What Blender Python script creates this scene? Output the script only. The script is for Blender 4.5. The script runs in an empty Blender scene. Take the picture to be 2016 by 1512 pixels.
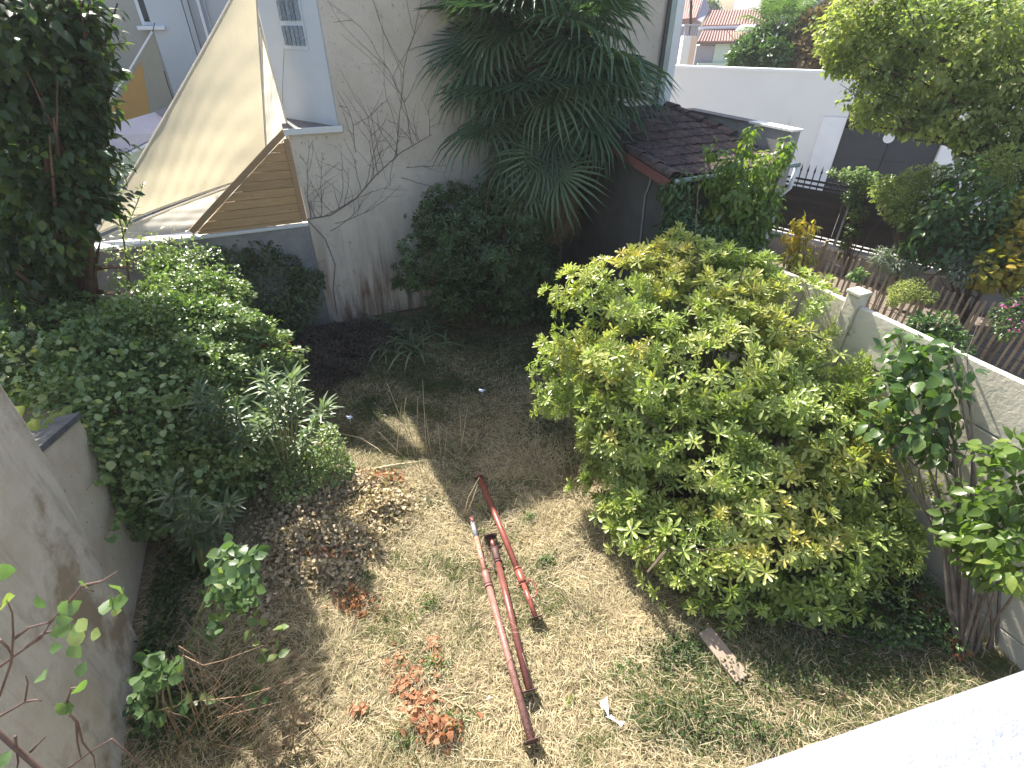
import bpy, math, random
import numpy as np
from mathutils import Vector, Matrix
R_ = math.radians
random.seed(7)
RNG = np.random.default_rng(7)
scene = bpy.context.scene
COL = scene.collection

# ---------------------------------------------------------------- camera, sky, sun
H = 4.6            # eye height above the lawn
FPX = 1025.0       # focal length in pixels of the 2016 px wide photograph
PITCH = 35.0
cam_d = bpy.data.cameras.new('camera')
cam_d.sensor_width = 36.0
cam_d.lens = FPX / 2016 * 36
cam_d.clip_start = 0.05
cam_d.clip_end = 600
cam = bpy.data.objects.new('camera', cam_d)
cam.location = (0, 0, H)
cam.rotation_euler = (R_(90 - PITCH), 0, 0)
COL.objects.link(cam)
scene.camera = cam

SUN_AZ, SUN_EL = 31.0, 46.0      # degrees to the left of +Y, and up
world = bpy.data.worlds.new('World')
scene.world = world
world.use_nodes = True
wn = world.node_tree
wn.nodes.clear()
sky_n = wn.nodes.new('ShaderNodeTexSky')
sky_n.sky_type = 'NISHITA'
sky_n.sun_disc = False
sky_n.sun_elevation = R_(SUN_EL)
sky_n.sun_rotation = R_(360 - SUN_AZ)
sky_n.air_density = 1.0
sky_n.dust_density = 2.5
sky_n.ozone_density = 1.0
bg = wn.nodes.new('ShaderNodeBackground')
bg.inputs['Strength'].default_value = 0.105
wo = wn.nodes.new('ShaderNodeOutputWorld')
wn.links.new(sky_n.outputs[0], bg.inputs[0])
wn.links.new(bg.outputs[0], wo.inputs[0])
sun_d = bpy.data.lights.new('sun', 'SUN')
sun_d.energy = 5.0
sun_d.angle = R_(0.6)
sun_d.color = (1.0, 0.94, 0.84)
sun = bpy.data.objects.new('sun', sun_d)
SUNV = Vector((-math.sin(R_(SUN_AZ)) * math.cos(R_(SUN_EL)), math.cos(R_(SUN_AZ)) * math.cos(R_(SUN_EL)), math.sin(R_(SUN_EL))))
sun.rotation_euler = SUNV.to_track_quat('Z', 'Y').to_euler()
sun.location = (0, 0, 20)
COL.objects.link(sun)
scene.view_settings.view_transform = 'Standard'
scene.view_settings.look = 'None'
scene.view_settings.exposure = 1.5
scene.view_settings.gamma = 1
scene.view_settings.use_curve_mapping = False
scene.render.engine = 'CYCLES'
scene.cycles.max_bounces = 6
scene.cycles.diffuse_bounces = 3
scene.cycles.transmission_bounces = 4
scene.cycles.transparent_max_bounces = 6

# ---------------------------------------------------------------- coordinates
CP, SP = math.cos(R_(PITCH)), math.sin(R_(PITCH))
def ray(px, py):
    u = (px - 1008) / FPX; v = (756 - py) / FPX
    return (u, CP + v * SP, -SP + v * CP)
def at_depth(px, py, T):
    r = ray(px, py); return Vector((r[0] * T, r[1] * T, H + r[2] * T))
def on_z(px, py, z=0.0):
    r = ray(px, py); return at_depth(px, py, (z - H) / r[2])
def on_y(px, py, y):
    r = ray(px, py); return at_depth(px, py, y / r[1])
CA, SA = math.cos(R_(23)), math.sin(R_(23))      # the garden lies turned by 23 degrees
def W(s, t, z=0.0): return Vector((s * CA - t * SA, s * SA + t * CA, z))
def st(p): return (p[0] * CA + p[1] * SA, -p[0] * SA + p[1] * CA)
def on_t(px, py, t):
    r = ray(px, py); k = -r[0] * SA + r[1] * CA; return at_depth(px, py, t / k)
def on_s(px, py, s):
    r = ray(px, py); k = r[0] * CA + r[1] * SA; return at_depth(px, py, s / k)
AX, BX, ZX = W(1, 0), W(0, 1), Vector((0, 0, 1))

def vnoise(x, y, seed=0):
    xi = np.floor(x).astype(np.int64); yi = np.floor(y).astype(np.int64)
    xf = x - xi; yf = y - yi
    def h(a, b):
        n = (a * 374761393 + b * 668265263 + seed * 1442695041) & 0x7fffffff
        n = ((n ^ (n >> 13)) * 1274126177) & 0x7fffffff
        return ((n ^ (n >> 16)) & 0xffff) / 65535.0
    sx = xf * xf * (3 - 2 * xf); sy = yf * yf * (3 - 2 * yf)
    return (h(xi, yi) * (1 - sx) + h(xi + 1, yi) * sx) * (1 - sy) + (h(xi, yi + 1) * (1 - sx) + h(xi + 1, yi + 1) * sx) * sy

# ---------------------------------------------------------------- materials
def _n(nt, t, **kw):
    n = nt.nodes.new(t)
    for k, v in kw.items(): setattr(n, k, v)
    return n
def ramp(nt, fac, stops):
    r = _n(nt, 'ShaderNodeValToRGB')
    el = r.color_ramp.elements
    while len(el) < len(stops): el.new(0.5)
    for e, (p, c) in zip(el, stops):
        e.position = p; e.color = (c[0], c[1], c[2], 1) if not isinstance(c, (int, float)) else (c, c, c, 1)
    nt.links.new(fac, r.inputs[0]); return r.outputs[0]
def noise(nt, vec, scale, detail=4, rough=.6, dist=0):
    n = _n(nt, 'ShaderNodeTexNoise')
    n.inputs['Scale'].default_value = scale; n.inputs['Detail'].default_value = detail
    n.inputs['Roughness'].default_value = rough; n.inputs['Distortion'].default_value = dist
    nt.links.new(vec, n.inputs['Vector']); return n.outputs['Fac']
def mixc(nt, fac, a, b, mode='MIX'):
    m = _n(nt, 'ShaderNodeMix', data_type='RGBA', blend_type=mode)
    for sock, v in ((m.inputs[0], fac), (m.inputs[6], a), (m.inputs[7], b)):
        if isinstance(v, (int, float)): sock.default_value = v
        elif isinstance(v, tuple): sock.default_value = (v[0], v[1], v[2], 1)
        else: nt.links.new(v, sock)
    return m.outputs[2]
def vec_map(nt, src, scale=(1, 1, 1), rot=(0, 0, 0)):
    m = _n(nt, 'ShaderNodeMapping')
    m.inputs['Scale'].default_value = scale; m.inputs['Rotation'].default_value = rot
    nt.links.new(src, m.inputs['Vector']); return m.outputs[0]
def new_mat(name):
    m = bpy.data.materials.new(name); m.use_nodes = True
    nt = m.node_tree; nt.nodes.clear()
    out = _n(nt, 'ShaderNodeOutputMaterial'); b = _n(nt, 'ShaderNodeBsdfPrincipled')
    nt.links.new(b.outputs[0], out.inputs[0])
    geo = _n(nt, 'ShaderNodeNewGeometry')
    return m, nt, b, geo.outputs['Position'], out
def bump(nt, b, h, strength, dist=.01):
    bp = _n(nt, 'ShaderNodeBump'); bp.inputs['Strength'].default_value = strength; bp.inputs['Distance'].default_value = dist
    nt.links.new(h, bp.inputs['Height']); nt.links.new(bp.outputs[0], b.inputs['Normal'])
def surf(name, c1, c2, scale=3, rough=.8, bs=0.0, bscale=40, spots=None, spot_scale=12, spot_lo=.62, spot_hi=.72,
         stretch=(1, 1, 1), obj_var=0.0, metal=0.0, streak=None):
    m, nt, b, pos, out = new_mat(name)
    v = vec_map(nt, pos, stretch, (0, 0, R_(-23))) if stretch != (1, 1, 1) else pos
    c = ramp(nt, noise(nt, v, scale, 6), [(.3, c1), (.7, c2)])
    if spots: c = mixc(nt, ramp(nt, noise(nt, v, spot_scale, 5, .65), [(spot_lo, 0.0), (spot_hi, 1.0)]), c, spots)
    if streak:
        sv = vec_map(nt, pos, (6, 6, .7))
        c = mixc(nt, ramp(nt, noise(nt, sv, 1.2, 6, .7), [(.5, 0.0), (.75, .75)]), c, streak)
    if obj_var:
        oi = _n(nt, 'ShaderNodeObjectInfo')
        g = ramp(nt, oi.outputs['Random'], [(0, 1 - obj_var), (1, 1.0)])
        c = mixc(nt, 1.0, c, g, 'MULTIPLY')
    nt.links.new(c, b.inputs['Base Color'])
    b.inputs['Roughness'].default_value = rough; b.inputs['Metallic'].default_value = metal
    if bs: bump(nt, b, noise(nt, v, bscale, 5, .6), bs)
    return m
def leafmat(name, cols, rough=.45, trans=.35, spec=.4):
    """leaf colour from the per-leaf value 'tint', thin leaf that lets some light through"""
    m, nt, b, pos, out = new_mat(name)
    at = _n(nt, 'ShaderNodeAttribute', attribute_name='tint')
    c = ramp(nt, at.outputs['Fac'], cols)
    c = mixc(nt, ramp(nt, noise(nt, pos, 60, 2), [(.3, 0.0), (.8, .25)]), c, (.02, .03, .01), 'MIX')
    nt.links.new(c, b.inputs['Base Color'])
    b.inputs['Roughness'].default_value = rough
    b.inputs['Specular IOR Level'].default_value = spec
    tr = _n(nt, 'ShaderNodeBsdfTranslucent')
    tc = mixc(nt, 1.0, c, (1.5, 1.7, .7), 'MULTIPLY')
    nt.links.new(tc, tr.inputs[0])
    mx = _n(nt, 'ShaderNodeMixShader'); mx.inputs[0].default_value = trans
    nt.links.new(b.outputs[0], mx.inputs[1]); nt.links.new(tr.outputs[0], mx.inputs[2])
    nt.links.new(mx.outputs[0], out.inputs[0])
    return m

M = {}
# ---------------------------------------------------------------- objects
OFF = {}
def link(o): COL.objects.link(o); return o
def tagp(o, label=None, cat=None, group=None, kind=None):
    if label: o['label'] = label
    if cat: o['category'] = cat
    if group: o['group'] = group
    if kind: o['kind'] = kind
    return o
def thing(name, label, cat, loc, group=None):
    o = bpy.data.objects.new(name, None); o.empty_display_size = .1
    o.location = loc; link(o); tagp(o, label, cat, group); OFF[o.name] = Vector(loc); return o
def place_obj(name, mesh, parent=None, mat4=None):
    o = bpy.data.objects.new(name, mesh); link(o)
    off = Vector((0, 0, 0))
    if parent is not None:
        o.parent = parent; off = OFF[parent.name]
    if mat4 is not None:
        m = mat4.copy(); OFF[o.name] = m.translation.copy(); m.translation = m.translation - off; o.matrix_basis = m
    else: OFF[o.name] = off
    return o

class MB:
    def __init__(s): s.v = []; s.f = []
    def add(s, vs, fs):
        b = len(s.v); s.v += [tuple(x) for x in vs]; s.f += [tuple(i + b for i in f) for f in fs]; return s
    def box(s, o, a, b, c):
        """corner o and three edge vectors"""
        o = Vector(o); a = Vector(a); b = Vector(b); c = Vector(c)
        if a.cross(b).dot(c) < 0: a, b = b, a
        p = [o, o + a, o + a + b, o + b, o + c, o + a + c, o + a + b + c, o + b + c]
        return s.add(p, [(3, 2, 1, 0), (4, 5, 6, 7), (0, 1, 5, 4), (1, 2, 6, 5), (2, 3, 7, 6), (3, 0, 4, 7)])
    def gbox(s, s0, s1, t0, t1, z0, z1): return s.box(W(s0, t0, z0), AX * (s1 - s0), BX * (t1 - t0), ZX * (z1 - z0))
    def prism(s, poly, ext):
        poly = [Vector(p) for p in poly]; ext = Vector(ext); n = len(poly)
        nn = Vector((0, 0, 0))
        for i in range(n): nn += poly[i].cross(poly[(i + 1) % n])
        if nn.dot(ext) < 0: poly.reverse()
        vs = poly + [p + ext for p in poly]
        fs = [tuple(range(n - 1, -1, -1)), tuple(range(n, 2 * n))] + [(i, (i + 1) % n, n + (i + 1) % n, n + i) for i in range(n)]
        return s.add(vs, fs)
    def tube(s, pts, rad, n=6, caps=True):
        pts = [Vector(p) for p in pts]
        if not isinstance(rad, (list, tuple)): rad = [rad] * len(pts)
        b = len(s.v); up = None
        for i, p in enumerate(pts):
            d = (pts[min(i + 1, len(pts) - 1)] - pts[max(i - 1, 0)])
            if d.length < 1e-9: d = Vector((0, 0, 1))
            d.normalize()
            if up is None: up = Vector((0, 0, 1)) if abs(d.z) < .9 else Vector((1, 0, 0))
            x = d.cross(up); x.normalize(); y = x.cross(d); up = y
            for k in range(n):
                a = 2 * math.pi * k / n
                s.v.append(tuple(p + (x * math.cos(a) + y * math.sin(a)) * rad[i]))
        for i in range(len(pts) - 1):
            for k in range(n):
                s.f.append((b + i * n + k, b + i * n + (k + 1) % n, b + (i + 1) * n + (k + 1) % n, b + (i + 1) * n + k))
        if caps:
            s.f.append(tuple(b + k for k in range(n - 1, -1, -1)))
            e = b + (len(pts) - 1) * n
            s.f.append(tuple(e + k for k in range(n)))
        return s
    def mesh(s, name, mat, off=Vector((0, 0, 0)), smooth=False):
        me = bpy.data.meshes.new(name)
        me.from_pydata([(x - off[0], y - off[1], z - off[2]) for x, y, z in s.v], [], s.f)
        if smooth: me.polygons.foreach_set('use_smooth', [True] * len(me.polygons))
        me.materials.append(mat); me.update(); return me
    def build(s, name, mat, parent=None, smooth=False, label=None, cat=None, group=None, kind=None, bevel=0):
        off = OFF[parent.name] if parent is not None else Vector((0, 0, 0))
        o = place_obj(name, s.mesh(name, mat, off, smooth), parent)
        tagp(o, label, cat, group, kind)
        if bevel:
            md = o.modifiers.new('bevel', 'BEVEL'); md.width = bevel; md.segments = 2; md.limit_method = 'ANGLE'
        return o

def np_mesh(name, V, F, mat, tint=None, smooth=False):
    """V (n,3), F (m,3) triangles"""
    me = bpy.data.meshes.new(name)
    n, m = len(V), len(F)
    me.vertices.add(n); me.vertices.foreach_set('co', np.ascontiguousarray(V, dtype=np.float32).ravel())
    me.loops.add(m * 3); me.loops.foreach_set('vertex_index', np.ascontiguousarray(F, dtype=np.int32).ravel())
    me.polygons.add(m); me.polygons.foreach_set('loop_start', np.arange(0, m * 3, 3, dtype=np.int32))
    if smooth: me.polygons.foreach_set('use_smooth', np.ones(m, dtype=bool))
    me.update(calc_edges=True)
    if tint is not None:
        a = me.attributes.new('tint', 'FLOAT', 'POINT'); a.data.foreach_set('value', np.ascontiguousarray(tint, dtype=np.float32))
    me.materials.append(mat); return me

# leaf templates: base at the origin, leaf along +Y with length 1, face up +Z
def tpl_small(w=.5):
    return np.array([(0, 0, 0), (-w / 2, .45, .10), (0, 1, -.06), (w / 2, .45, .10)]), np.array([(0, 2, 1), (0, 3, 2)])
def tpl_leaf(w=.5, droop=.15, fold=.08):
    V = [(0, 0, 0), (-w * .5, .32, fold), (0, .34, 0), (w * .5, .32, fold), (-w * .36, .68, fold - droop * .4), (0, .7, -droop * .45), (w * .36, .68, fold - droop * .4), (0, 1, -droop)]
    F = [(0, 2, 1), (0, 3, 2), (1, 2, 5), (1, 5, 4), (2, 3, 6), (2, 6, 5), (4, 5, 7), (5, 6, 7)]
    return np.array(V), np.array(F)
def tpl_obov(w=.36, cup=.07, tip=.0):
    """leaf widest near its blunt tip"""
    V = [(0, 0, 0), (-w * .30, .40, cup), (0, .40, 0), (w * .30, .40, cup), (-w * .5, .76, cup), (0, .76, tip * .5), (w * .5, .76, cup), (-w * .22, .97, tip + cup * .5), (w * .22, .97, tip + cup * .5)]
    F = [(0, 2, 1), (0, 3, 2), (1, 2, 5), (1, 5, 4), (2, 3, 6), (2, 6, 5), (4, 5, 7), (5, 8, 7), (5, 6, 8)]
    return np.array(V), np.array(F)
def tpl_ovate(w=.7, droop=.15, fold=.07):
    V = [(0, 0, 0)]; F = []
    for q, hw in ((.16, .30), (.42, .5), (.72, .36)):
        V += [(-w * hw, q, fold - droop * q * q), (0, q, -droop * q * q), (w * hw, q, fold - droop * q * q)]
    V.append((0, 1, -droop))
    F += [(0, 2, 1), (0, 3, 2)]
    for k in (1, 4): F += [(k, k + 1, k + 4), (k, k + 4, k + 3), (k + 1, k + 2, k + 5), (k + 1, k + 5, k + 4)]
    F += [(7, 8, 10), (8, 9, 10)]
    return np.array(V), np.array(F)
def tpl_rosette(n=9, leaf=None, lo=5, hi=60, seed=1):
    rg = np.random.default_rng(seed); lv, lf = leaf
    VV, FF, b = [], [], 0
    for i in range(n):
        a = i * 2.399 + rg.uniform(-.25, .25); e = math.radians(lo + (hi - lo) * ((i + .5) / n) + rg.uniform(-8, 8))
        L = rg.uniform(.75, 1.05) * (1 - .35 * i / n)
        y = np.array([math.cos(a) * math.cos(e), math.sin(a) * math.cos(e), math.sin(e)])
        x = np.array([math.sin(a), -math.cos(a), 0.0]); z = np.cross(x, y)
        VV.append((lv[:, :1] * x + lv[:, 1:2] * y + lv[:, 2:3] * z) * L * .5); FF.append(lf + b); b += len(lv)
    return np.concatenate(VV), np.concatenate(FF)
def frames(d, up):
    y = d / np.linalg.norm(d, axis=1, keepdims=True)
    x = np.cross(y, up); x /= (np.linalg.norm(x, axis=1, keepdims=True) + 1e-9); z = np.cross(x, y)
    return np.stack([x, y, z], axis=2)            # columns are x, y, z
def inst(tpl, P, Rm, S):
    V, F = tpl
    k = len(V); n = len(P)
    VV = np.einsum('nij,kj->nki', Rm, V) * S[:, None, None] + P[:, None, :]
    FF = F[None] + (np.arange(n) * k)[:, None, None]
    return VV.reshape(-1, 3), FF.reshape(-1, 3)
def leaves(parent, name, tpls, P, Rm, S, T, mat, single=0, stuff_name=None, part_name='leaf'):
    """the `single` leaves nearest the camera become parts of their own, the rest one part"""
    n = len(P); off = np.array(OFF[parent.name])
    order = np.argsort(np.linalg.norm(P - np.array([0, 0, H]), axis=1))
    cam_side = order
    near = cam_side[:single]; rest = cam_side[single:]
    which = RNG.integers(0, len(tpls), n)
    if single:
        lv = 6
        meshes = {}
        for i in near:
            q = (int(which[i]), int(min(lv - 1, T[i] * lv)))
            if q not in meshes:
                V, F = tpls[q[0]]
                meshes[q] = np_mesh(part_name, V, F, mat, np.full(len(V), (q[1] + .5) / lv))
            m4 = Matrix([[*(Rm[i][r] * S[i]), P[i][r]] for r in range(3)] + [[0, 0, 0, 1]])
            place_obj(part_name, meshes[q], parent, m4)
    if len(rest):
        Vs, Fs, Ts, b = [], [], [], 0
        for k, tp in enumerate(tpls):
            idx = rest[which[rest] == k]
            if not len(idx): continue
            V, F = inst(tp, P[idx], Rm[idx], S[idx]); Vs.append(V - off); Fs.append(F + b); b += len(V)
            Ts.append(np.repeat(T[idx], len(tp[0])))
        o = place_obj(name, np_mesh(name, np.concatenate(Vs), np.concatenate(Fs), mat, np.concatenate(Ts)), parent)
        if single or n > 300: o['kind'] = 'stuff'
        return o

def lobes_px(lst):
    """(px, py, y, radius px[, flatten]) -> centre and radii"""
    out = []
    for L in lst:
        r = ray(L[0], L[1]); T = L[2] / r[1]; c = at_depth(L[0], L[1], T); R = L[3] / FPX * T
        sq = L[4] if len(L) > 4 else .9
        out.append((np.array(c), np.array([R, R, R * sq])))
    return out
def lobes_z(lst):
    """(px, py, height, radius px[, flatten])"""
    out = []
    for L in lst:
        r = ray(L[0], L[1]); T = (L[2] - H) / r[2]; R = L[3] / FPX * T; sq = L[4] if len(L) > 4 else .9
        out.append((np.array(at_depth(L[0], L[1], T)), np.array([R, R, R * sq])))
    return out
def sample(lobes, n, rg, shell=.5, zmin=.03, keep_in=.25, rough=.16, gaps=0.0):
    w = np.array([r.prod() ** (2 / 3) for c, r in lobes]); w /= w.sum()
    P, N = [], []
    k = rg.choice(len(lobes), size=n * 2, p=w)
    C = np.array([c for c, r in lobes])[k]; R = np.array([r for c, r in lobes])[k]
    d = rg.normal(size=(n * 2, 3)); d /= np.linalg.norm(d, axis=1, keepdims=True)
    rad = 1 - shell * rg.random(n * 2) ** 2.2
    nz = vnoise(d[:, 0] * 3 + k * 7.3, d[:, 1] * 3 + d[:, 2] * 4.1 + k, 3) - .5
    nz2 = vnoise(d[:, 0] * 9 + k * 3.1, d[:, 1] * 9 + d[:, 2] * 8.3 + k, 13)
    rad = rad * (1 + nz * rough * 2) + np.clip(nz2 - .68, 0, 1) * rough * 1.6
    P = C + d * R * rad[:, None]; N = d / R; N /= np.linalg.norm(N, axis=1, keepdims=True)
    keep = P[:, 2] > zmin
    inside = np.zeros(n * 2, bool)
    for j, (c, r) in enumerate(lobes):
        q = ((P - c) / r); inside |= ((q ** 2).sum(1) < .55) & (k != j)
    keep &= (~inside) | (rg.random(n * 2) < keep_in)
    if gaps:
        hole = vnoise(P[:, 0] * 3.4 + P[:, 2] * 1.3, P[:, 1] * 3.1 + P[:, 2] * 3.7, 77)
        keep &= ~((hole < gaps) & (rad > .72) & (rg.random(len(P)) < .9))
    P, N = P[keep][:n], N[keep][:n]
    return P, N
def orient(N, rg, out=1.0, down=.3, rand=.6, flat=.8):
    """leaf axes and frames: out from the crown, hanging a little, faces turned up and outwards"""
    n = len(N)
    d = N * out + np.array([0, 0, -1.0]) * down + rg.normal(size=(n, 3)) * rand
    up = np.array([0, 0, 1.0]) * flat + N * .6 + rg.normal(size=(n, 3)) * .35
    return frames(d, up)
def sprig_orient(N, rg, tilt=.5):
    """rosette axis = outward/upward; put it on Z"""
    n = len(N)
    z = N * .9 + np.array([0, 0, .45]) + rg.normal(size=(n, 3)) * tilt * .6
    z /= np.linalg.norm(z, axis=1, keepdims=True)
    a = rg.normal(size=(n, 3)); x = np.cross(z, a); x /= np.linalg.norm(x, axis=1, keepdims=True)
    return np.stack([x, np.cross(z, x), z], axis=2)
def branches(mb, base, lobes, rg, r0=.04, per=1, wob=.12, n=5):
    base = Vector(base)
    for c, r in lobes:
        for q in range(per):
            e = Vector(c) + Vector(rg.normal(size=3) * np.array(r) * .4)
            pts, rad = [], []
            for i in range(6):
                f = i / 5
                p = base.lerp(e, f) + Vector((0, 0, 1)) * (math.sin(f * math.pi) * .12 * (e - base).length)
                if 0 < i: p += Vector(rg.normal(size=3)) * wob * .5 * f
                pts.append(p); rad.append(r0 * (1 - .8 * f))
            mb.tube(pts, rad, n)
            for j in range(3):
                a = pts[2 + j]; b = a + (e - base).normalized() * .25 * (e - base).length + Vector(rg.normal(size=3)) * np.array(r).mean() * .7
                mb.tube([a, a.lerp(b, .5) + Vector(rg.normal(size=3)) * .03, b], [rad[2 + j] * .6, rad[2 + j] * .4, rad[2 + j] * .15], 4)
    return mb
# ---------------------------------------------------------------- colours
M['soil'] = surf('soil', (.10, .075, .045), (.25, .19, .11), 2.2, .95, .5, 60, spots=(.07, .08, .03), spot_scale=1.3)
M['earth'] = surf('earth', (.16, .13, .09), (.28, .24, .17), .8, .95)
M['cream'] = surf('cream_render', (.52, .46, .38), (.64, .57, .48), 1.6, .9, .35, 35, spots=(.36, .31, .25), spot_scale=14, spot_lo=.6, spot_hi=.68)
def cream_wall_mat():
    m, nt, b, pos, out = new_mat('weathered_cream_wall')
    c = ramp(nt, noise(nt, pos, 1.2, 7, .65), [(.3, (.56, .485, .395)), (.7, (.72, .635, .53))])
    sp = vec_map(nt, pos, (1, 1, .55))
    c = mixc(nt, ramp(nt, noise(nt, sp, 17, 6, .7), [(.60, 0.0), (.67, .7)]), c, (.25, .22, .18))
    # rust brown run-off stains near the foot of the wall, and a paler damp band
    sx = _n(nt, 'ShaderNodeSeparateXYZ'); nt.links.new(pos, sx.inputs[0])
    hz = ramp(nt, sx.outputs['Z'], [(.0, 0.0), (.04, 1.0), (.16, 0.0)]) if False else None
    mr = _n(nt, 'ShaderNodeMapRange'); nt.links.new(sx.outputs['Z'], mr.inputs[0])
    mr.inputs[1].default_value = 1.9; mr.inputs[2].default_value = .5
    st_ = noise(nt, vec_map(nt, pos, (3.2, 3.2, .28)), 1.6, 6, .65, .4)
    mul = _n(nt, 'ShaderNodeMath', operation='MULTIPLY'); nt.links.new(mr.outputs[0], mul.inputs[0])
    nt.links.new(ramp(nt, st_, [(.42, 0.0), (.62, 1.0)]), mul.inputs[1])
    c = mixc(nt, mul.outputs[0], c, (.22, .125, .075))
    nt.links.new(c, b.inputs['Base Color']); b.inputs['Roughness'].default_value = .9
    bump(nt, b, noise(nt, pos, 45, 6, .7), .4)
    return m
M['creamwall'] = cream_wall_mat()
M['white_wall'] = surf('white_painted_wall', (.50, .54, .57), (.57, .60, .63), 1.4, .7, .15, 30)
M['slate'] = surf('grey_slate_ledge', (.08, .075, .075), (.18, .17, .165), 9, .8, .5, 30)
M['greywall'] = surf('old_grey_garden_wall', (.20, .20, .20), (.34, .33, .31), 3, .95, .5, 20, spots=(.10, .10, .09), spot_scale=6)
M['facade'] = surf('beige_grey_facade', (.36, .35, .30), (.42, .41, .35), .9, .85, .1, 25)
M['pilaster'] = surf('pale_blue_grey_trim', (.42, .45, .48), (.48, .51, .54), 2, .8)
M['white'] = surf('white_paint', (.74, .76, .78), (.82, .83, .84), 3, .5)
M['sill'] = surf('white_sill_paint', (.235, .25, .28), (.28, .295, .325), 5, .5, .5, 70, spots=(.20, .21, .22), spot_scale=38, spot_lo=.64, spot_hi=.72)
M['dark_glass'] = surf('dark_window_glass', (.05, .06, .07), (.08, .09, .10), 2, .08)
M['glassblock'] = surf('glass_block', (.14, .18, .22), (.40, .46, .52), 26, .12, .3, 20, obj_var=.35)
M['mortar'] = surf('white_mortar', (.55, .60, .64), (.65, .70, .73), 8, .8)
def wood(name, a, b2, knot, sc=1.0, ov=.2):
    m, nt, b, pos, out = new_mat(name)
    v = vec_map(nt, pos, (2 * sc, 2 * sc, 26 * sc))
    c = ramp(nt, noise(nt, v, 1.6, 6, .6, .6), [(.25, a), (.75, b2)])
    vo = _n(nt, 'ShaderNodeTexVoronoi'); vo.inputs['Scale'].default_value = 5.5
    nt.links.new(vec_map(nt, pos, (1.2, 1.2, 1.6)), vo.inputs['Vector'])
    c = mixc(nt, ramp(nt, vo.outputs['Distance'], [(.03, 1.0), (.10, 0.0)]), c, knot)
    oi = _n(nt, 'ShaderNodeObjectInfo')
    c = mixc(nt, 1.0, c, ramp(nt, oi.outputs['Random'], [(0, 1 - ov), (1, 1.0)]), 'MULTIPLY')
    nt.links.new(c, b.inputs['Base Color']); b.inputs['Roughness'].default_value = .65
    bump(nt, b, noise(nt, v, 2, 4), .25)
    return m
M['pine'] = wood('varnished_pine', (.42, .25, .11), (.60, .39, .19), (.16, .08, .03))
M['pineframe'] = wood('darker_pine_frame', (.34, .21, .11), (.44, .29, .16), (.2, .1, .05))
M['oldwood'] = wood('weathered_chestnut', (.30, .23, .15), (.52, .42, .28), (.12, .08, .05), ov=.45)
M['plank'] = wood('bleached_plank', (.30, .22, .16), (.40, .31, .24), (.2, .13, .09))
M['tile'] = surf('old_clay_tile', (.11, .075, .065), (.20, .12, .10), 5, .9, .5, 30, spots=(.05, .045, .045), spot_scale=9, spot_lo=.45, spot_hi=.6, obj_var=.4)
M['farwhite'] = surf('far_white_render', (.70, .70, .68), (.76, .76, .74), .7, .9)
M['farred'] = surf('far_red_tiles', (.26, .14, .12), (.38, .23, .20), 7, .9, obj_var=.25)
M['farbrown'] = surf('far_brown_tiles', (.14, .09, .08), (.22, .16, .14), 7, .9)
M['lilac'] = surf('far_lilac_render', (.34, .33, .38), (.40, .38, .43), 1, .9)
M['mint'] = surf('pale_green_render', (.52, .62, .54), (.58, .68, .60), 2, .9)
M['peach'] = surf('peach_render', (.66, .50, .40), (.72, .56, .46), 2, .9)
M['concrete'] = surf('fence_concrete', (.54, .50, .40), (.64, .60, .49), 1.5, .85, .6, 26, spots=(.34, .35, .30), spot_scale=5, spot_lo=.55, spot_hi=.75, obj_var=.12)
M['nearwall'] = surf('rough_rendered_wall', (.50, .415, .31), (.78, .71, .61), 1.5, .95, 1.0, 45, spots=(.33, .25, .16), spot_scale=1.5, spot_lo=.48, spot_hi=.62, streak=(.30, .26, .21))
M['nearwall2'] = surf('pitted_rendered_wall', (.50, .41, .30), (.66, .57, .45), 3, .95, 1.0, 55, spots=(.12, .09, .06), spot_scale=16, spot_lo=.64, spot_hi=.70)
M['coping'] = surf('dark_slate_coping', (.05, .055, .06), (.14, .14, .145), 7, .85, .5, 40, spots=(.3, .3, .29), spot_scale=22, spot_lo=.66, spot_hi=.72)
M['shedwall'] = surf('dark_shed_render', (.075, .07, .06), (.13, .12, .10), 2, .95, .4, 30)
M['redboard'] = surf('faded_red_board', (.20, .075, .06), (.28, .11, .09), 6, .7)
M['zinc'] = surf('zinc', (.30, .36, .36), (.42, .47, .47), 6, .45, metal=.5)
M['iron'] = surf('black_iron', (.025, .022, .022), (.05, .045, .04), 20, .6, metal=.3)
M['board'] = surf('dark_brown_boards', (.028, .024, .021), (.06, .05, .042), 4, .8, .3, 30, stretch=(1, 1, 14), obj_var=.4)
M['graywall'] = surf('grey_street_wall', (.24, .23, .22), (.34, .33, .31), 2.5, .95, .4, 30)
M['road'] = surf('sunlit_road', (.26, .25, .24), (.33, .32, .30), 3, .9)  # asphalt made paler, sunlight put into its colour
M['pave'] = surf('pale_pavement', (.42, .39, .36), (.50, .47, .43), 3, .9)
M['gate'] = surf('slate_blue_gate', (.018, .024, .032), (.028, .036, .046), 2, .5)
M['lintel'] = surf('shade_lintel', (.10, .10, .10), (.16, .155, .15), 3, .9)  # dark tone paints the shade of the gate recess
M['sail'] = None
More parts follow.
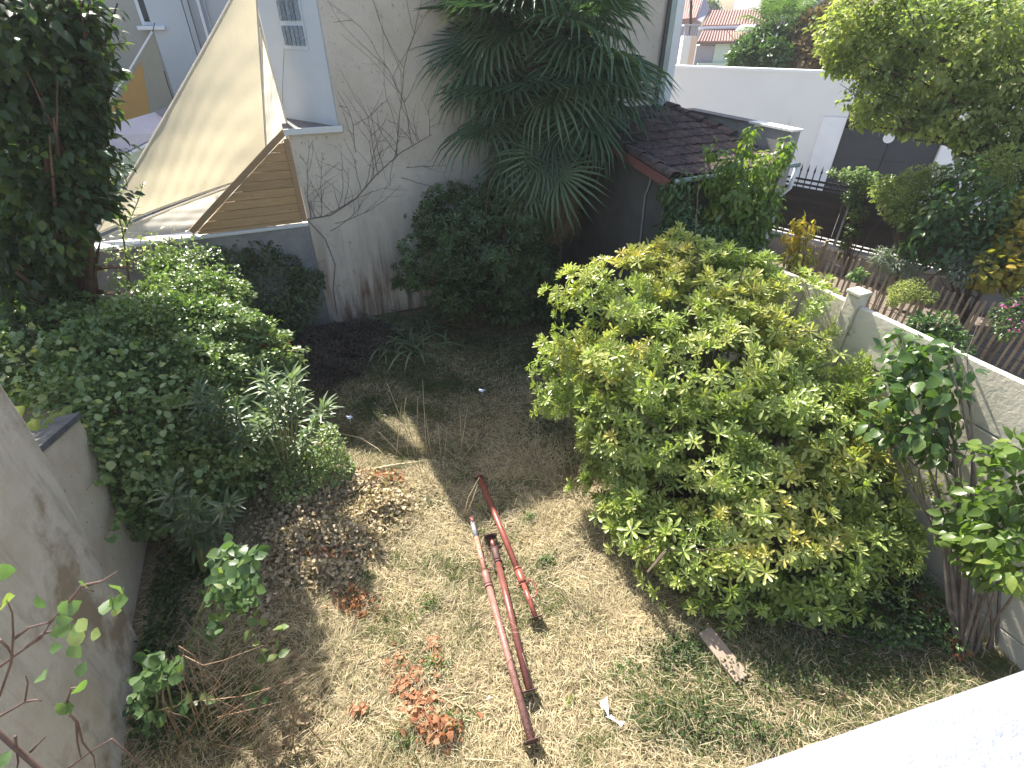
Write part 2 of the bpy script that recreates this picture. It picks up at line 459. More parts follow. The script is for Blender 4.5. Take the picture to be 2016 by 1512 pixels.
def fabric(name, col, trans, tcol):
    m, nt, b, pos, out = new_mat(name)
    c = ramp(nt, noise(nt, pos, 1.6, 5, .6), [(.3, tuple(x * .88 for x in col)), (.7, col)])
    nt.links.new(c, b.inputs['Base Color']); b.inputs['Roughness'].default_value = .85
    b.inputs['Specular IOR Level'].default_value = .1
    bump(nt, b, noise(nt, vec_map(nt, pos, (3, 3, 1)), 3, 6, .7), .8, .04)
    tr = _n(nt, 'ShaderNodeBsdfTranslucent')
    tn = ramp(nt, noise(nt, vec_map(nt, pos, (1, 1, .5)), 2.6, 6, .7), [(.3, tuple(x * .84 for x in tcol)), (.7, tcol)])
    nt.links.new(tn, tr.inputs[0])
    mx = _n(nt, 'ShaderNodeMixShader'); mx.inputs[0].default_value = trans
    nt.links.new(b.outputs[0], mx.inputs[1]); nt.links.new(tr.outputs[0], mx.inputs[2]); nt.links.new(mx.outputs[0], out.inputs[0])
    return m
M['yellowsail'] = fabric('straw_yellow_canvas', (.66, .61, .46), .42, (.66, .59, .42))
M['whitesail'] = fabric('off_white_canvas', (.74, .72, .66), .5, (.80, .76, .68))
M['sunlit_sail'] = fabric('sunlit_apricot_canvas', (.75, .55, .25), .55, (.85, .55, .20))  # sunlit part of the small sail, sun put into the cloth colour
M['shaded_sail'] = fabric('shaded_beige_canvas', (.50, .50, .42), .35, (.45, .43, .33))  # shaded part of the same sail, shade put into the cloth colour
M['pink'] = fabric('pale_pink_canvas', (.80, .72, .74), .2, (.8, .7, .7))
M['rust'] = surf('rusty_red_paint', (.15, .05, .042), (.24, .085, .07), 14, .32, .25, 50, spots=(.12, .075, .055), spot_scale=30, spot_lo=.55, spot_hi=.66)
M['rustred'] = surf('brick_red_paint', (.23, .062, .045), (.32, .10, .075), 14, .32, .2, 50, spots=(.16, .07, .05), spot_scale=26, spot_lo=.6, spot_hi=.7)
M['rustbrown'] = surf('scraped_brown_paint', (.19, .085, .07), (.34, .17, .14), 22, .5, .3, 60, spots=(.42, .33, .29), spot_scale=60, spot_lo=.6, spot_hi=.66)
M['rustpink'] = surf('faded_salmon_paint', (.42, .17, .12), (.50, .24, .18), 16, .5, .2, 60)
M['bare'] = surf('bare_grey_steel', (.30, .30, .33), (.48, .48, .50), 22, .4, .2, 60, metal=.4)
M['darksteel'] = surf('dark_rusty_steel', (.055, .03, .028), (.13, .06, .05), 22, .6, .3, 60)
M['chrome'] = surf('bright_steel', (.6, .6, .65), (.8, .8, .85), 5, .15, metal=.9)
M['panel'] = surf('solar_cell', (.01, .012, .03), (.03, .03, .06), 40, .15)
M['black'] = surf('black_hole', (.01, .008, .008), (.02, .015, .015), 5, .9)  # black stands for the darkness inside pin holes and the gateway
M['stick'] = surf('straw_cane', (.48, .38, .22), (.62, .52, .34), 30, .6)
M['paper'] = surf('white_scrap', (.70, .71, .72), (.80, .80, .80), 20, .7)
M['bark'] = surf('grey_brown_bark', (.07, .05, .035), (.16, .12, .085), 9, .95, .8, 30)
M['barkred'] = surf('reddish_brown_bark', (.06, .035, .025), (.15, .085, .06), 7, .95, .9, 22)
M['fibre'] = surf('palm_trunk_fibre', (.045, .03, .02), (.13, .085, .05), 14, .95, 1.0, 40, stretch=(1, 1, 3))
M['vine'] = surf('bare_vine_wood', (.13, .10, .08), (.22, .18, .15), 12, .9)
M['vinedark'] = surf('dark_bare_vine', (.07, .055, .045), (.12, .095, .08), 12, .9)
M['greenstem'] = surf('green_stem', (.14, .17, .06), (.22, .22, .10), 12, .7)
M['redstem'] = surf('dry_reddish_stem', (.20, .12, .07), (.34, .23, .14), 12, .8)
M['darkstem'] = surf('dark_rose_stem', (.07, .04, .035), (.12, .075, .06), 12, .6)
M['terrace'] = surf('terrace_stone', (.35, .34, .32), (.45, .43, .40), 3, .9)

# ---------------------------------------------------------------- ground
n = 90
gx = np.linspace(-7.5, 7.5, n); gt = np.linspace(-3, 9.2, n)
def ground_h(s, t):
    return (vnoise(s * 1.3 + 9, t * 1.3 + 4, 5) - .5) * .07 + (vnoise(s * 4 + 1, t * 4 + 7, 6) - .5) * .03
Gs, Gt = np.meshgrid(gx, gt, indexing='ij')
V = np.stack([Gs * CA - Gt * SA, Gs * SA + Gt * CA, ground_h(Gs, Gt)], -1).reshape(-1, 3)
ii, jj = np.meshgrid(np.arange(n - 1), np.arange(n - 1), indexing='ij')
a = (ii * n + jj).ravel(); F = np.concatenate([np.stack([a, a + n, a + n + 1], 1), np.stack([a, a + n + 1, a + 1], 1)])
link(bpy.data.objects.new('lawn_ground', np_mesh('lawn_ground', V, F, M['soil'], smooth=True)))['kind'] = 'structure'
MB().box((-250, -60, -.16), (500, 0, 0), (0, 400, 0), (0, 0, .02)).build('ground', M['earth'], kind='structure')
# the neighbour's raised garden, the street with its pavements
SD = Vector((.70, -.714, 0)).normalized(); SN = Vector((-SD.y, SD.x, 0)); S0 = Vector((5.5, 10.8, 0))   # street railing line, SN points to the street
MB().prism([W(5.02, -3, -.1), Vector((16, .1, -.1)), S0 + SD * -3.0 + Vector((0, 0, -.1)), W(7.3, 6.0, -.1), W(5.02, 6.0, -.1)], (0, 0, .6)).build('neighbour_garden_ground', surf('mulch_and_gravel', (.07, .05, .04), (.28, .235, .19), 26, .95, .8, 60, spots=(.06, .045, .035), spot_scale=2.5), kind='structure')
def strip(name, d0, d1, z, h, mat):
    MB().box(S0 + SD * -16 + SN * d0 + Vector((0, 0, z - h)), SD * 40, SN * (d1 - d0), ZX * h).build(name, mat, kind='structure')
strip('pavement', .32, 1.9, .12, .2, M['pave'])
strip('kerb', 1.905, 2.05, .125, .2, M['concrete'])
strip('road', 2.06, 7.5, .0, .12, M['road'])

# ---------------------------------------------------------------- the cream house at the back
ZT = 5.7
hs = thing('cream_house', 'weathered cream rendered house wall with white painted recess and glass blocks behind the palm', 'house', W(3.6, 11, 0))
w = MB().prism([W(.25, 9.15), W(7.06, 9.15), W(7.06, 14), W(.25, 14)], ZX * 3.2)
w.prism([W(1.0, 9.15, 3.2), W(7.06, 9.15, 3.2), W(7.06, 14, 3.2), W(.28, 14, 3.2), W(.28, 10.39, 3.2)], ZX * (ZT - 3.2))
w.build('wall', M['creamwall'], hs)
MB().prism([W(.20, 9.10, 3.203), W(1.03, 9.10, 3.203), W(1.03, 9.16, 3.203), W(.33, 10.37, 3.203), W(.20, 10.37, 3.203)], ZX * .055).build('ledge', M['slate'], hs, bevel=.008)
MB().gbox(.19, 1.04, 9.06, 9.097, 3.19, 3.275).build('ledge_edge', M['farwhite'], hs, bevel=.006)
d0 = W(1.0, 9.15, 3.26); d1 = W(.28, 10.39, 3.26); dv = d1 - d0; nv = Vector((-dv.y, dv.x, 0)).normalized()
if nv.dot(-AX) < 0: nv = -nv
rw = MB().box(d0 + nv * .004, dv, nv * .02, ZX * (ZT - 3.27)).build('recess_wall', M['white_wall'], hs)
# glass blocks on the slanting recess wall
def on_recess(px, py):
    r = ray(px, py); nn = nv; c = (d0 + nv * .024).dot(nn); k = r[0] * nn.x + r[1] * nn.y
    return at_depth(px, py, c / k)
gl, gr = on_recess(565, 95), on_recess(606, 93)
gz = (gl.z + gr.z) / 2; gl.z = gr.z = gz
gw = (gr - gl); cell = gw.length / 5; gh = .30; gdir = gw.normalized()
win = MB().box(gl - gdir * .02 + nv * .001 - ZX * .02, gdir * (gw.length + .04), nv * .012, ZX * (gh * 5 + .06)).build('glass_block_window', M['mortar'], hs)
OFF[win.name] = OFF[hs.name]
bm_ = None
for r_ in range(5):
    for c_ in range(5):
        o = gl + gdir * (cell * c_ + .017) + ZX * (gh * r_ + .03) + nv * .011
        if bm_ is None:
            mb = MB().box((0, 0, 0), gdir * (cell - .034), nv * .022, ZX * (gh - .06)); bm_ = mb.mesh('glass_block', M['glassblock'])
        b_ = place_obj('glass_block', bm_, win, Matrix.Translation(o))
        if r_ == 0 and c_ == 0:
            pass
MB().tube([on_recess(563, 96) + nv * .03, on_recess(561, 160) + nv * .04, on_recess(560, 238) + nv * .04], .004, 4).build('cable', M['darksteel'], hs)
pb = W(.36, 10.30, 3.26)
MB().tube([pb, pb + ZX * 2.9], .045, 10).build('downpipe', M['white'], hs, smooth=True)
MB().gbox(6.80, 6.90, 9.04, 9.147, 3.2, ZT).build('cable_duct', M['zinc'], hs)
MB().gbox(6.94, 7.10, 9.08, 9.149, 0, ZT).build('corner_trim', M['white'], hs)
MB().tube([W(6.76, 9.10, 3.32), W(6.77, 9.10, ZT)], .014, 5).build('cable', M['darksteel'], hs)
MB().tube([W(6.2, 9.12, 3.45), W(6.5, 9.12, 3.40), W(6.75, 9.11, 3.36)], .012, 5).build('cable', M['darksteel'], hs)
MB().prism([W(.3, 9.16, ZT), W(7.1, 9.16, ZT), W(7.1, 14.1, ZT), W(.2, 14.1, ZT), W(.15, 10.0, ZT), W(.2, 9.3, ZT)], ZX * .08).build('roof', M['slate'], hs)  # above the view; height and corner set to shape the lawn shadow

# garden wall to its left, with the pine gable screen standing on it
gwall = thing('old_garden_wall', 'low grey garden wall under the big yellow sail, ivy at its foot', 'wall', W(-3, 9.25, 0))
MB().gbox(-7.5, .245, 9.15, 9.38, 0, 1.82).build('wall', M['greywall'], gwall)
MB().gbox(-7.5, .245, 9.11, 9.42, 1.82, 1.87).build('coping', M['farwhite'], gwall, bevel=.01)

ps = thing('pine_screen', 'triangular screen of varnished pine planks on the garden wall', 'screen', W(-.5, 9.2, 1.88))
A0, B0, C0 = (-1.36, 1.90), (.24, 1.90), (.24, 3.17)
k = 0; z = 1.93; ph = .128
def hyp(z): return A0[0] + (z - A0[1]) * (C0[0] - A0[0]) / (C0[1] - A0[1])
while z < 3.06:
    z1 = z + ph - .006
    s1 = .17; sa, sb = hyp(z) - .03, hyp(z1) - .03
    pr = (k % 2) * .004
    if sb < s1 - .01:
        MB().prism([W(sa, 9.17 - pr, z), W(s1, 9.17 - pr, z), W(s1, 9.17 - pr, z1), W(sb, 9.17 - pr, z1)], BX * .022).build('plank', M['pine'], ps)
    z += ph; k += 1
def bar(mb, a, b, wd, dp, t):
    """flat board in the plane t from a=(s,z) to b"""
    a = Vector(a); b = Vector(b); d = (b - a).normalized(); nn = Vector((-d.y, d.x)) * wd
    return mb.prism([W(a.x, t, a.y), W(b.x, t, b.y), W(b.x + nn.x, t, b.y + nn.y), W(a.x + nn.x, t, a.y + nn.y)], BX * dp)
bar(MB(), (A0[0] - .06, A0[1]), (C0[0] - .01, C0[1] + .03), .085, .05, 9.135).build('sloping_board', M['pineframe'], ps, bevel=.004)
MB().gbox(.165, .243, 9.13, 9.18, 1.90, 3.13).build('corner_post', M['pineframe'], ps, bevel=.004)
MB().gbox(-1.36, .163, 9.14, 9.19, 1.885, 1.926).build('bottom_rail', M['pine'], ps, bevel=.004)
MB().prism([W(-1.25, 9.2, 1.93), W(.16, 9.2, 1.93), W(.16, 9.2, 3.0)], BX * .02).build('gap_darkener', M['fibre'] if 'fibre' in M else M['pineframe'], ps)  # dark board added behind the planks to keep light out of their gaps
MB().gbox(-.30, -.26, 9.225, 9.25, 1.93, 2.6).build('batten', M['pineframe'], ps)

# ---------------------------------------------------------------- sails
def sail(name, label, corners, sags, mat, belly, nrm, hem_mat, n=46, parts=None):
    """three corners, three edge sags (towards the middle), belly depth"""
    A, B, C = [Vector(c) for c in corners]; cen = (A + B + C) / 3
    root = thing(name, label, 'shade sail', cen)
    V, ID = [], {}
    for i in range(n + 1):
        for j in range(n + 1 - i):
            u, v = i / n, j / n; w_ = 1 - u - v
            p = A * w_ + B * u + C * v
            p = p + (cen - (A + B) / 2) * (sags[0] * 4 * w_ * u) * (1 - v) + (cen - (B + C) / 2) * (sags[1] * 4 * u * v) * (1 - w_) + (cen - (C + A) / 2) * (sags[2] * 4 * v * w_) * (1 - u)
            p = p + Vector(nrm) * belly * (27 * u * v * w_) * .8 + Vector(nrm) * (.012 * math.sin(u * 9 + v * 14) + .006 * math.sin(w_ * 38 - u * 11) * (u + v) + .004 * math.sin(v * 47 + 5 * math.sin(u * 6)) * (1 - w_))
            ID[(i, j)] = len(V); V.append(p)
    F = []
    for i in range(n):
        for j in range(n - i):
            F.append((ID[(i, j)], ID[(i + 1, j)], ID[(i, j + 1)]))
            if j < n - i - 1: F.append((ID[(i + 1, j)], ID[(i + 1, j + 1)], ID[(i, j + 1)]))
    mb = MB().add(V, F); mb.build('canvas', mat, root, smooth=True)
    for e in (0, 1, 2):
        pts = [V[ID[((i, 0) if e == 0 else ((n - i, i) if e == 1 else (0, i)))]] for i in range(n + 1)]
        MB().tube(pts, .014, 5).build('hem', hem_mat, root, smooth=True)
    return root
TF = -BX
YS = sail('shade_sail', 'big straw yellow triangular shade sail hanging above the garden wall',
     [on_t(500, -85, 9.75), on_t(186, 462, 9.5), on_t(527, 338, 9.28)], [.05, .04, .0], M['yellowsail'], .12, TF, M['whitesail'])
sail('shade_sail', 'off-white shade sail lying behind the yellow one, low over the wall',
     [on_t(470, 360, 9.62), on_t(150, 492, 9.6), on_t(592, 440, 9.5)], [-.10, .0, .0], M['whitesail'], .04, TF, M['whitesail'])
sail('shade_sail', 'narrow white shade sail strip between the yellow sail and the pale recess wall',
     [on_t(513, 55, 10.0), on_t(524, 350, 9.7), on_t(572, 268, 9.7)], [.0, .0, .0], M['whitesail'], .02, TF, M['whitesail'])
r2 = thing('shade_sail', 'small shade sail before the far facade, sunlit part coloured apricot, shaded part beige', 'shade sail', on_t(280, 170, 12.6))
P = lambda x, y, t=12.6: on_t(x, y, t)
def quadsheet(poly, name, mat, par, th=.012):
    poly = [Vector(p) for p in poly]; MB().prism(poly, BX * th).build(name, mat, par)
quadsheet([P(278, 120), P(287, 170), P(296, 222), P(222, 250), P(207, 226), P(238, 190)], 'sunlit_apricot_canvas', M['sunlit_sail'], r2)
quadsheet([P(301, 62), P(322, 140), P(343, 202), P(297, 221), P(288, 170), P(279, 120)], 'shaded_canvas', M['shaded_sail'], r2)
quadsheet([P(299, 62), P(279, 118), P(238, 189), P(206, 225), P(200, 218), P(240, 165), P(273, 108)], 'shaded_edge_canvas', M['shaded_sail'], r2)
MB().tube([P(300, 62), P(274, 106), P(240, 163), P(204, 214)], .018, 6).build('hem', M['white'], r2, smooth=True)
MB().tube([P(301, 62), P(304, 45, 12.9)], .008, 4).build('rope', M['darksteel'], r2)
MB().tube([P(323, 140), P(330, 165), P(343, 203)], .010, 4).build('rope', M['darksteel'], r2)

for a_, b_ in ((on_t(186, 462, 9.5), W(-3.2, 9.26, 1.9)), (on_t(527, 338, 9.28), W(.15, 9.2, 3.1)), (on_t(500, -85, 9.75), W(.3, 10.2, 5.6))):
    MB().tube([a_, b_], .007, 5).build('rope', M['darksteel'], YS)
aw = thing('awning', 'pale pink canvas awning between the two sails', 'awning', on_t(250, 270, 11.5))
Q = lambda x, y, t: on_t(x, y, t)
quadsheet([Q(188, 268, 11.2), Q(245, 300, 11.0), Q(322, 262, 11.0), Q(324, 236, 11.6), Q(304, 221, 11.8), Q(196, 252, 11.6)], 'canopy', M['pink'], aw, .03)
MB().tube([Q(186, 276, 11.1), Q(246, 308, 10.9), Q(326, 268, 10.9)], .03, 6).build('front_bar', M['white'], aw)
quadsheet([Q(196, 290, 11.15), Q(248, 312, 10.95), Q(318, 276, 10.95), Q(318, 340, 10.95), Q(196, 350, 11.15)], 'side_curtain', M['mint'], aw, .02)
quadsheet([Q(304, 220, 12.2), Q(345, 205, 12.2), Q(345, 250, 12.2), Q(322, 236, 12.2)], 'wind_screen', M['lilac'], aw, .02)

# ---------------------------------------------------------------- far facade on the left
nh = thing('neighbour_house', 'tall shaded beige facade with pale pilasters behind the shade sails', 'house', W(-4, 14.5, 0))
MB().gbox(-12, .24, 14.0, 15.0, 0, 6.6).build('wall', M['facade'], nh)
def vbar(px0, px1, py, t, s_dep, name, mat, z0=0, z1=6.6):
    a = st(on_t(px0, py, t)); b = st(on_t(px1, py, t))
    return MB().gbox(a[0], b[0], t - s_dep, t - .002, z0, z1).build(name, mat, nh)
vbar(146, 162, 60, 14.0, .18, 'pilaster', M['pilaster'])
vbar(163, 172, 60, 14.0, .10, 'pilaster', M['white_wall'])
vbar(293, 364, 20, 14.0, .30, 'wall_panel', M['white_wall'])
vbar(366, 376, 20, 14.0, .36, 'pilaster', M['pilaster'])
vbar(377, 392, 20, 14.0, .26, 'wall_panel', M['pilaster'])
vbar(393, 399, 20, 14.0, .34, 'pilaster', M['white'])
vbar(409, 520, 20, 14.0, .20, 'wall_panel', M['white_wall'])
p = st(on_t(283, 20, 14.0)); zz = on_t(288, 50, 14.0).z
fr = MB().gbox(p[0] - .10, p[0] + .14, 13.93, 13.998, zz, zz + 1.2).build('window', M['white'], nh)
MB().gbox(p[0] - .04, p[0] + .08, 13.915, 13.928, zz + .06, zz + 1.15).build('pane', M['dark_glass'], fr)
MB().gbox(p[0] - .16, p[0] + .30, 13.60, 13.92, zz - .07, zz - .005).build('window_sill', M['white'], nh, bevel=.01)
p = st(on_t(403, 20, 14.0)); zz = on_t(415, 88, 13.9).z
fr = MB().gbox(p[0] - .05, p[0] + .05, 13.72, 13.998, zz, zz + 2.2).build('window', M['white'], nh)
MB().gbox(p[0] - .035, p[0] + .035, 13.70, 13.715, zz + .05, zz + 2.15).build('pane', surf('blue_window_glass', (.25, .31, .40), (.32, .38, .46), 3, .1), fr)
MB().gbox(-12, .245, 9.6, 13.9, -.1, .02).build('terrace', M['terrace'], kind='structure')

# ---------------------------------------------------------------- near wall on the left
nw = thing('side_wall', 'tall weathered rendered wall in the lower left corner, seen from above', 'wall', W(-2.3, 2.5, 0))
MB().prism([W(-2.10, -2.5, -.1), W(-2.10, 3.60, -.1), W(-2.11, 3.64, .05), W(-2.10, 4.02, 1.7), W(-2.10, 4.09, 2.2), W(-2.10, 4.12, 3.2), W(-2.10, -2.5, 3.2)], AX * -.42).build('wall', M['nearwall'], nw, bevel=.02)
lw = thing('garden_side_wall', 'lower pitted wall with a dark slate coping, ivy creeping over its end', 'wall', W(-2.3, 4.5, 0))
MB().prism([W(-2.19, 3.2, -.1), W(-2.19, 4.97, -.1), W(-2.19, 4.97, 1.60), W(-2.19, 3.9, 1.93), W(-2.19, 3.2, 2.14)], AX * -.30).build('wall', M['nearwall2'], lw, bevel=.015)
MB().prism([W(-2.165, 5.0, 1.605), W(-2.165, 5.0, 1.66), W(-2.165, 4.09, 1.945), W(-2.165, 4.09, 1.885)], AX * -.36).build('coping', M['coping'], lw, bevel=.006)
MB().box(W(-2.9, 5.0, -.05), AX * .3, BX * 4.0, ZX * .9).build('low_wall', M['greywall'], lw)
MB().prism([W(-2.10, 4.97, 0), W(-1.98, 5.55, 0), W(-2.18, 5.6, 0), W(-2.2, 5.0, 0)], ZX * .5).build('footing_stone', M['greywall'], lw, bevel=.03)

# white window sill below the camera
wsl = thing('window_sill', 'sunlit white window sill crossing the lower right corner', 'window sill', (.6, .1, 3.9))
a = on_z(1405, 1516, 3.95); b = on_z(2060, 1290, 3.95); d = (b - a).normalized(); q = Vector((d.y, -d.x, 0))
if q.y > 0: q = -q
prof = [(.004, -.05), (0, -.030), (.003, -.018), (.010, -.009), (.022, -.003), (.045, 0), (.10, .001), (.26, -.004), (.26, -.05)]
MB().prism([a - d * 2.6 + q * x + ZX * z for x, z in prof], d * 6.0).build('sill', M['sill'], wsl, smooth=False)
MB().prism([a - d * 2.6 + q * x + ZX * z for x, z in [(.03, -.75), (.03, -.052), (.25, -.052), (.25, -.75)]], d * 6.0).build('house_wall', M['farwhite'], wsl)

# ---------------------------------------------------------------- concrete panel fence on the right
cf = thing('concrete_fence', 'pale concrete panel fence with square posts on the right of the lawn', 'fence', W(4.95, 2.5, 0))
PT_T = [-3.02, -1.02, .98, 2.98]
pm = MB().gbox(-.062, .075, -.07, .07, 0, 2.40).mesh('post', M['concrete'])
rows = [(-.05, .23), (.23, .75), (.75, 1.27), (1.27, 1.79), (1.79, 2.30)]
for i, t in enumerate(PT_T):
    o = place_obj('post', pm, cf, Matrix.Translation(W(4.945, t, 0)))
    md = o.modifiers.new('bevel', 'BEVEL'); md.width = .012; md.segments = 2
    t0, t1 = t + .075, (PT_T[i + 1] - .075 if i < 3 else 4.35)
    for z0, z1 in rows:
        prof = [(4.92, z0 + .018), (4.945, z0 + .001), (4.975, z0 + .001), (4.975, z1 - .001), (4.93, z1 - .001), (4.92, z1 - .010)]
        MB().prism([W(s_, t0, z_) for s_, z_ in prof], BX * (t1 - t0)).build('panel', M['concrete'], cf)
cap = MB().gbox(4.86, 5.03, 2.90, 3.06, 2.405, 2.44).build('post_cap', M['concrete'], cf, bevel=.008)

# ---------------------------------------------------------------- tiled shed
sh = thing('tiled_shed', 'dark walled shed with an old clay tile lean-to roof against the house', 'shed', W(6, 7.6, 0))
sb = MB().prism([W(4.99, 6.12, 0), W(4.99, 9.14, 0), W(4.99, 9.14, 3.18), W(4.99, 6.12, 2.74)], AX * 2.0)
sb.build('wall', M['shedwall'], sh)
def roof_z(t): return 2.84 + (t - 6.0) * .137
MB().prism([W(4.93, 6.0, 2.79), W(4.93, 9.14, 3.22), W(4.93, 9.14, 3.25), W(4.93, 6.0, 2.82)], AX * 2.13).build('roof_deck', M['shedwall'], sh)
TW, TL = .2125, .335
tm_v, tm_f = [], []
prof = [(0, .0), (.035, .016), (.07, .0), (.105, .0), (.14, .018), (.175, .0), (.207, .0)]
slope = math.atan(.137)
for x, z in prof: tm_v += [(x, 0, z + .022), (x, TL + .04, z - .002)]
nb = len(prof)
for x, z in prof: tm_v += [(x, 0, z + .004), (x, TL + .04, z - .016)]
for i in range(nb - 1):
    tm_f += [(2 * i, 2 * i + 2, 2 * i + 3, 2 * i + 1)]
    tm_f += [(2 * nb + 2 * i, 2 * i + 2 * nb + 2, 2 * i + 2, 2 * i)]
tm_f += [(0, 1, 2 * nb + 1, 2 * nb), (2 * nb - 2, 4 * nb - 2, 4 * nb - 1, 2 * nb - 1)]
tm = MB().add(tm_v, tm_f).mesh('tile', M['tile'])
base = Matrix((AX.to_4d(), BX.to_4d(), ZX.to_4d(), (0, 0, 0, 1))).transposed(); base[3][0] = base[3][1] = base[3][2] = 0; base[3][3] = 1; base[0][3] = base[1][3] = base[2][3] = 0
rot = base @ Matrix.Rotation(slope, 4, 'X')
for r_ in range(9):
    for c_ in range(10):
        s_ = 4.93 + c_ * TW + random.uniform(-.004, .004); t_ = 5.97 + r_ * .348 + random.uniform(-.006, .006)
        m4 = Matrix.Translation(W(s_, t_, roof_z(t_) + .004 + random.uniform(0, .004))) @ rot @ Matrix.Rotation(random.uniform(-.02, .02), 4, 'Z')
        place_obj('tile', tm, sh, m4)
def capmesh(L=.44, r0=.10, r1=.082):
    mb = MB(); n_ = 9; v = []
    for j, (y, r, zo) in enumerate([(0, r0, .02), (L, r1, 0)]):
        for rr in (r, r - .014):
            for k in range(n_): a = math.pi * k / (n_ - 1); v.append((math.cos(a) * rr, y, math.sin(a) * rr * .8 + zo))
    f = []
    for k in range(n_ - 1):
        f += [(k, k + 1, 2 * n_ + k + 1, 2 * n_ + k), (n_ + k + 1, n_ + k, 3 * n_ + k, 3 * n_ + k + 1), (k, n_ + k, n_ + k + 1, k + 1), (2 * n_ + k, 2 * n_ + k + 1, 3 * n_ + k + 1, 3 * n_ + k)]
    return mb.add(v, f).mesh('ridge_tile', M['tile'], smooth=False)
cm = capmesh()
for i in range(8):
    t_ = 5.95 + i * .395
    place_obj('ridge_tile', cm, sh, Matrix.Translation(W(4.93, t_, roof_z(t_) - .005)) @ rot @ Matrix.Rotation(random.uniform(-.03, .03), 4, 'Z'))
for i in range(5):
    t_ = 7.2 + i * .395
    place_obj('ridge_tile', cm, sh, Matrix.Translation(W(7.04, t_, roof_z(t_) + .0)) @ rot @ Matrix.Rotation(random.uniform(-.06, .06), 4, 'Z'))
MB().prism([W(4.875, 5.99, 2.68), W(4.875, 9.1, 3.11), W(4.875, 9.1, 3.24), W(4.875, 5.99, 2.81)], AX * .022).build('verge_board', M['redboard'], sh)
MB().tube([W(4.9, 5.90, 2.80), W(7.15, 5.90, 2.83)], .035, 8).build('gutter', M['zinc'], sh, smooth=True)
MB().tube([W(7.12, 5.9, 2.80), W(7.12, 5.92, 2.5), W(7.10, 6.08, 2.3), W(7.10, 6.08, .5)], .035, 8).build('downpipe', M['white'], sh, smooth=True)
MB().tube([on_s(1284, 345, 4.965), on_s(1276, 372, 4.965), on_s(1270, 385, 4.965), on_s(1258, 500, 4.965), on_s(1255, 560, 4.965)], .016, 6).build('cable_pipe', M['graywall'], sh, smooth=True)
bw = thing('boundary_parapet', 'grey mossy parapet wall standing behind the shed roof', 'wall', W(7.2, 7.1, 0))
MB().gbox(7.10, 7.28, 6.15, 8.6, 0, 3.24).build('wall', M['greywall'], bw)
MB().gbox(7.08, 7.30, 6.12, 7.0, 3.24, 3.27).build('coping', M['farwhite'], bw)
MB().gbox(7.08, 7.30, 7.005, 8.6, 3.24, 3.265).build('coping', M['slate'], bw)

# ---------------------------------------------------------------- street railing on its low wall
sr = thing('street_railing', 'black iron railing with spikes and dark boards on a low grey wall along the street', 'fence', S0)
MB().box(S0 - SD * 2.5 - SN * .13, SD * 14, SN * .26, ZX * .90).build('low_wall', M['graywall'], sr)
MB().box(S0 - SD * 2.5 - SN * .16 + ZX * .902, SD * 14, SN * .32, ZX * .07).build('coping', M['pave'], sr, bevel=.012)
def rail(z, h=.035, w_=.03): MB().box(S0 - SD * 2.4 - SN * w_ / 2 + ZX * z, SD * 13.6, SN * w_, ZX * h).build('rail', M['iron'], sr)
for z in (1.00, 1.07, 1.94, 2.03): rail(z)
bmx = MB().box(-SD * .009 - SN * .009, SD * .018, SN * .018, ZX * 1.22)
bmx.add([-SD * .016 - SN * .016 + ZX * 1.22, SD * .016 - SN * .016 + ZX * 1.22, SD * .016 + SN * .016 + ZX * 1.22, -SD * .016 + SN * .016 + ZX * 1.22, ZX * 1.36], [(0, 1, 4), (1, 2, 4), (2, 3, 4), (3, 0, 4), (3, 2, 1, 0)])
bmesh_ = bmx.mesh('bar', M['iron'])
nbar = 100
for i in range(nbar):
    place_obj('bar', bmesh_, sr, Matrix.Translation(S0 + SD * (-2.2 + i * .125) + ZX * .975))
for r_ in range(9):
    x = -2.3
    while x < 10.5:
        L_ = 1.7
        MB().box(S0 + SD * x - SN * (.022 + (r_ % 2) * .004) + ZX * (1.095 + r_ * .090), SD * (L_ - .006), -SN * .012, ZX * .0895).build('board', M['board'], sr); x += L_
for x in (-1.9, 1.2, 4.4, 7.6):
    MB().box(S0 + SD * x - SN * .09 + ZX * .975, SD * .035, SN * .035, ZX * 1.1).build('post', M['zinc'], sr)

# ---------------------------------------------------------------- chestnut paling fence
pf = thing('paling_fence', 'short chestnut paling fence running along the bed behind the concrete fence', 'fence', (6.3, 7.3, .5))
Pa, Pb = Vector((5.15, 9.35, .5)), Vector((8.2, 4.3, .5)); pd = (Pb - Pa).normalized(); pn = Vector((-pd.y, pd.x, 0)); PL = (Pb - Pa).length
def paling(seed):
    rg = random.Random(seed); mb = MB(); h = .84 + rg.uniform(-.03, .03); w_ = rg.uniform(.015, .021)
    bend = rg.uniform(-.02, .02); lv = [0, .3, .6, h - .03, h]; ww = [w_, w_ * .95, w_ * 1.02, w_ * .9, w_ * .35]
    v = []
    for z, q in zip(lv, ww):
        o = bend * math.sin(z / h * 3.14)
        for sx, sy in ((-1, -.6), (1, -.6), (1, .6), (-1, .6)): v.append(pd * (sx * q + o) + pn * (sy * q + o * .5) + ZX * z)
    f = [(3, 2, 1, 0), (16, 17, 18, 19)]
    for i in range(4):
        for k in range(4): f.append((i * 4 + k, i * 4 + (k + 1) % 4, (i + 1) * 4 + (k + 1) % 4, (i + 1) * 4 + k))
    return mb.add(v, f).mesh('paling', M['oldwood'])
pms = [paling(i) for i in range(8)]
x = 0
while x < PL:
    m4 = Matrix.Translation(Pa + pd * x + ZX * random.uniform(-.03, .02)) @ Matrix.Rotation(random.uniform(-.035, .035), 4, pn) @ Matrix.Rotation(random.uniform(-.03, .03), 4, pd)
    place_obj('paling', random.choice(pms), pf, m4); x += random.uniform(.085, .105)
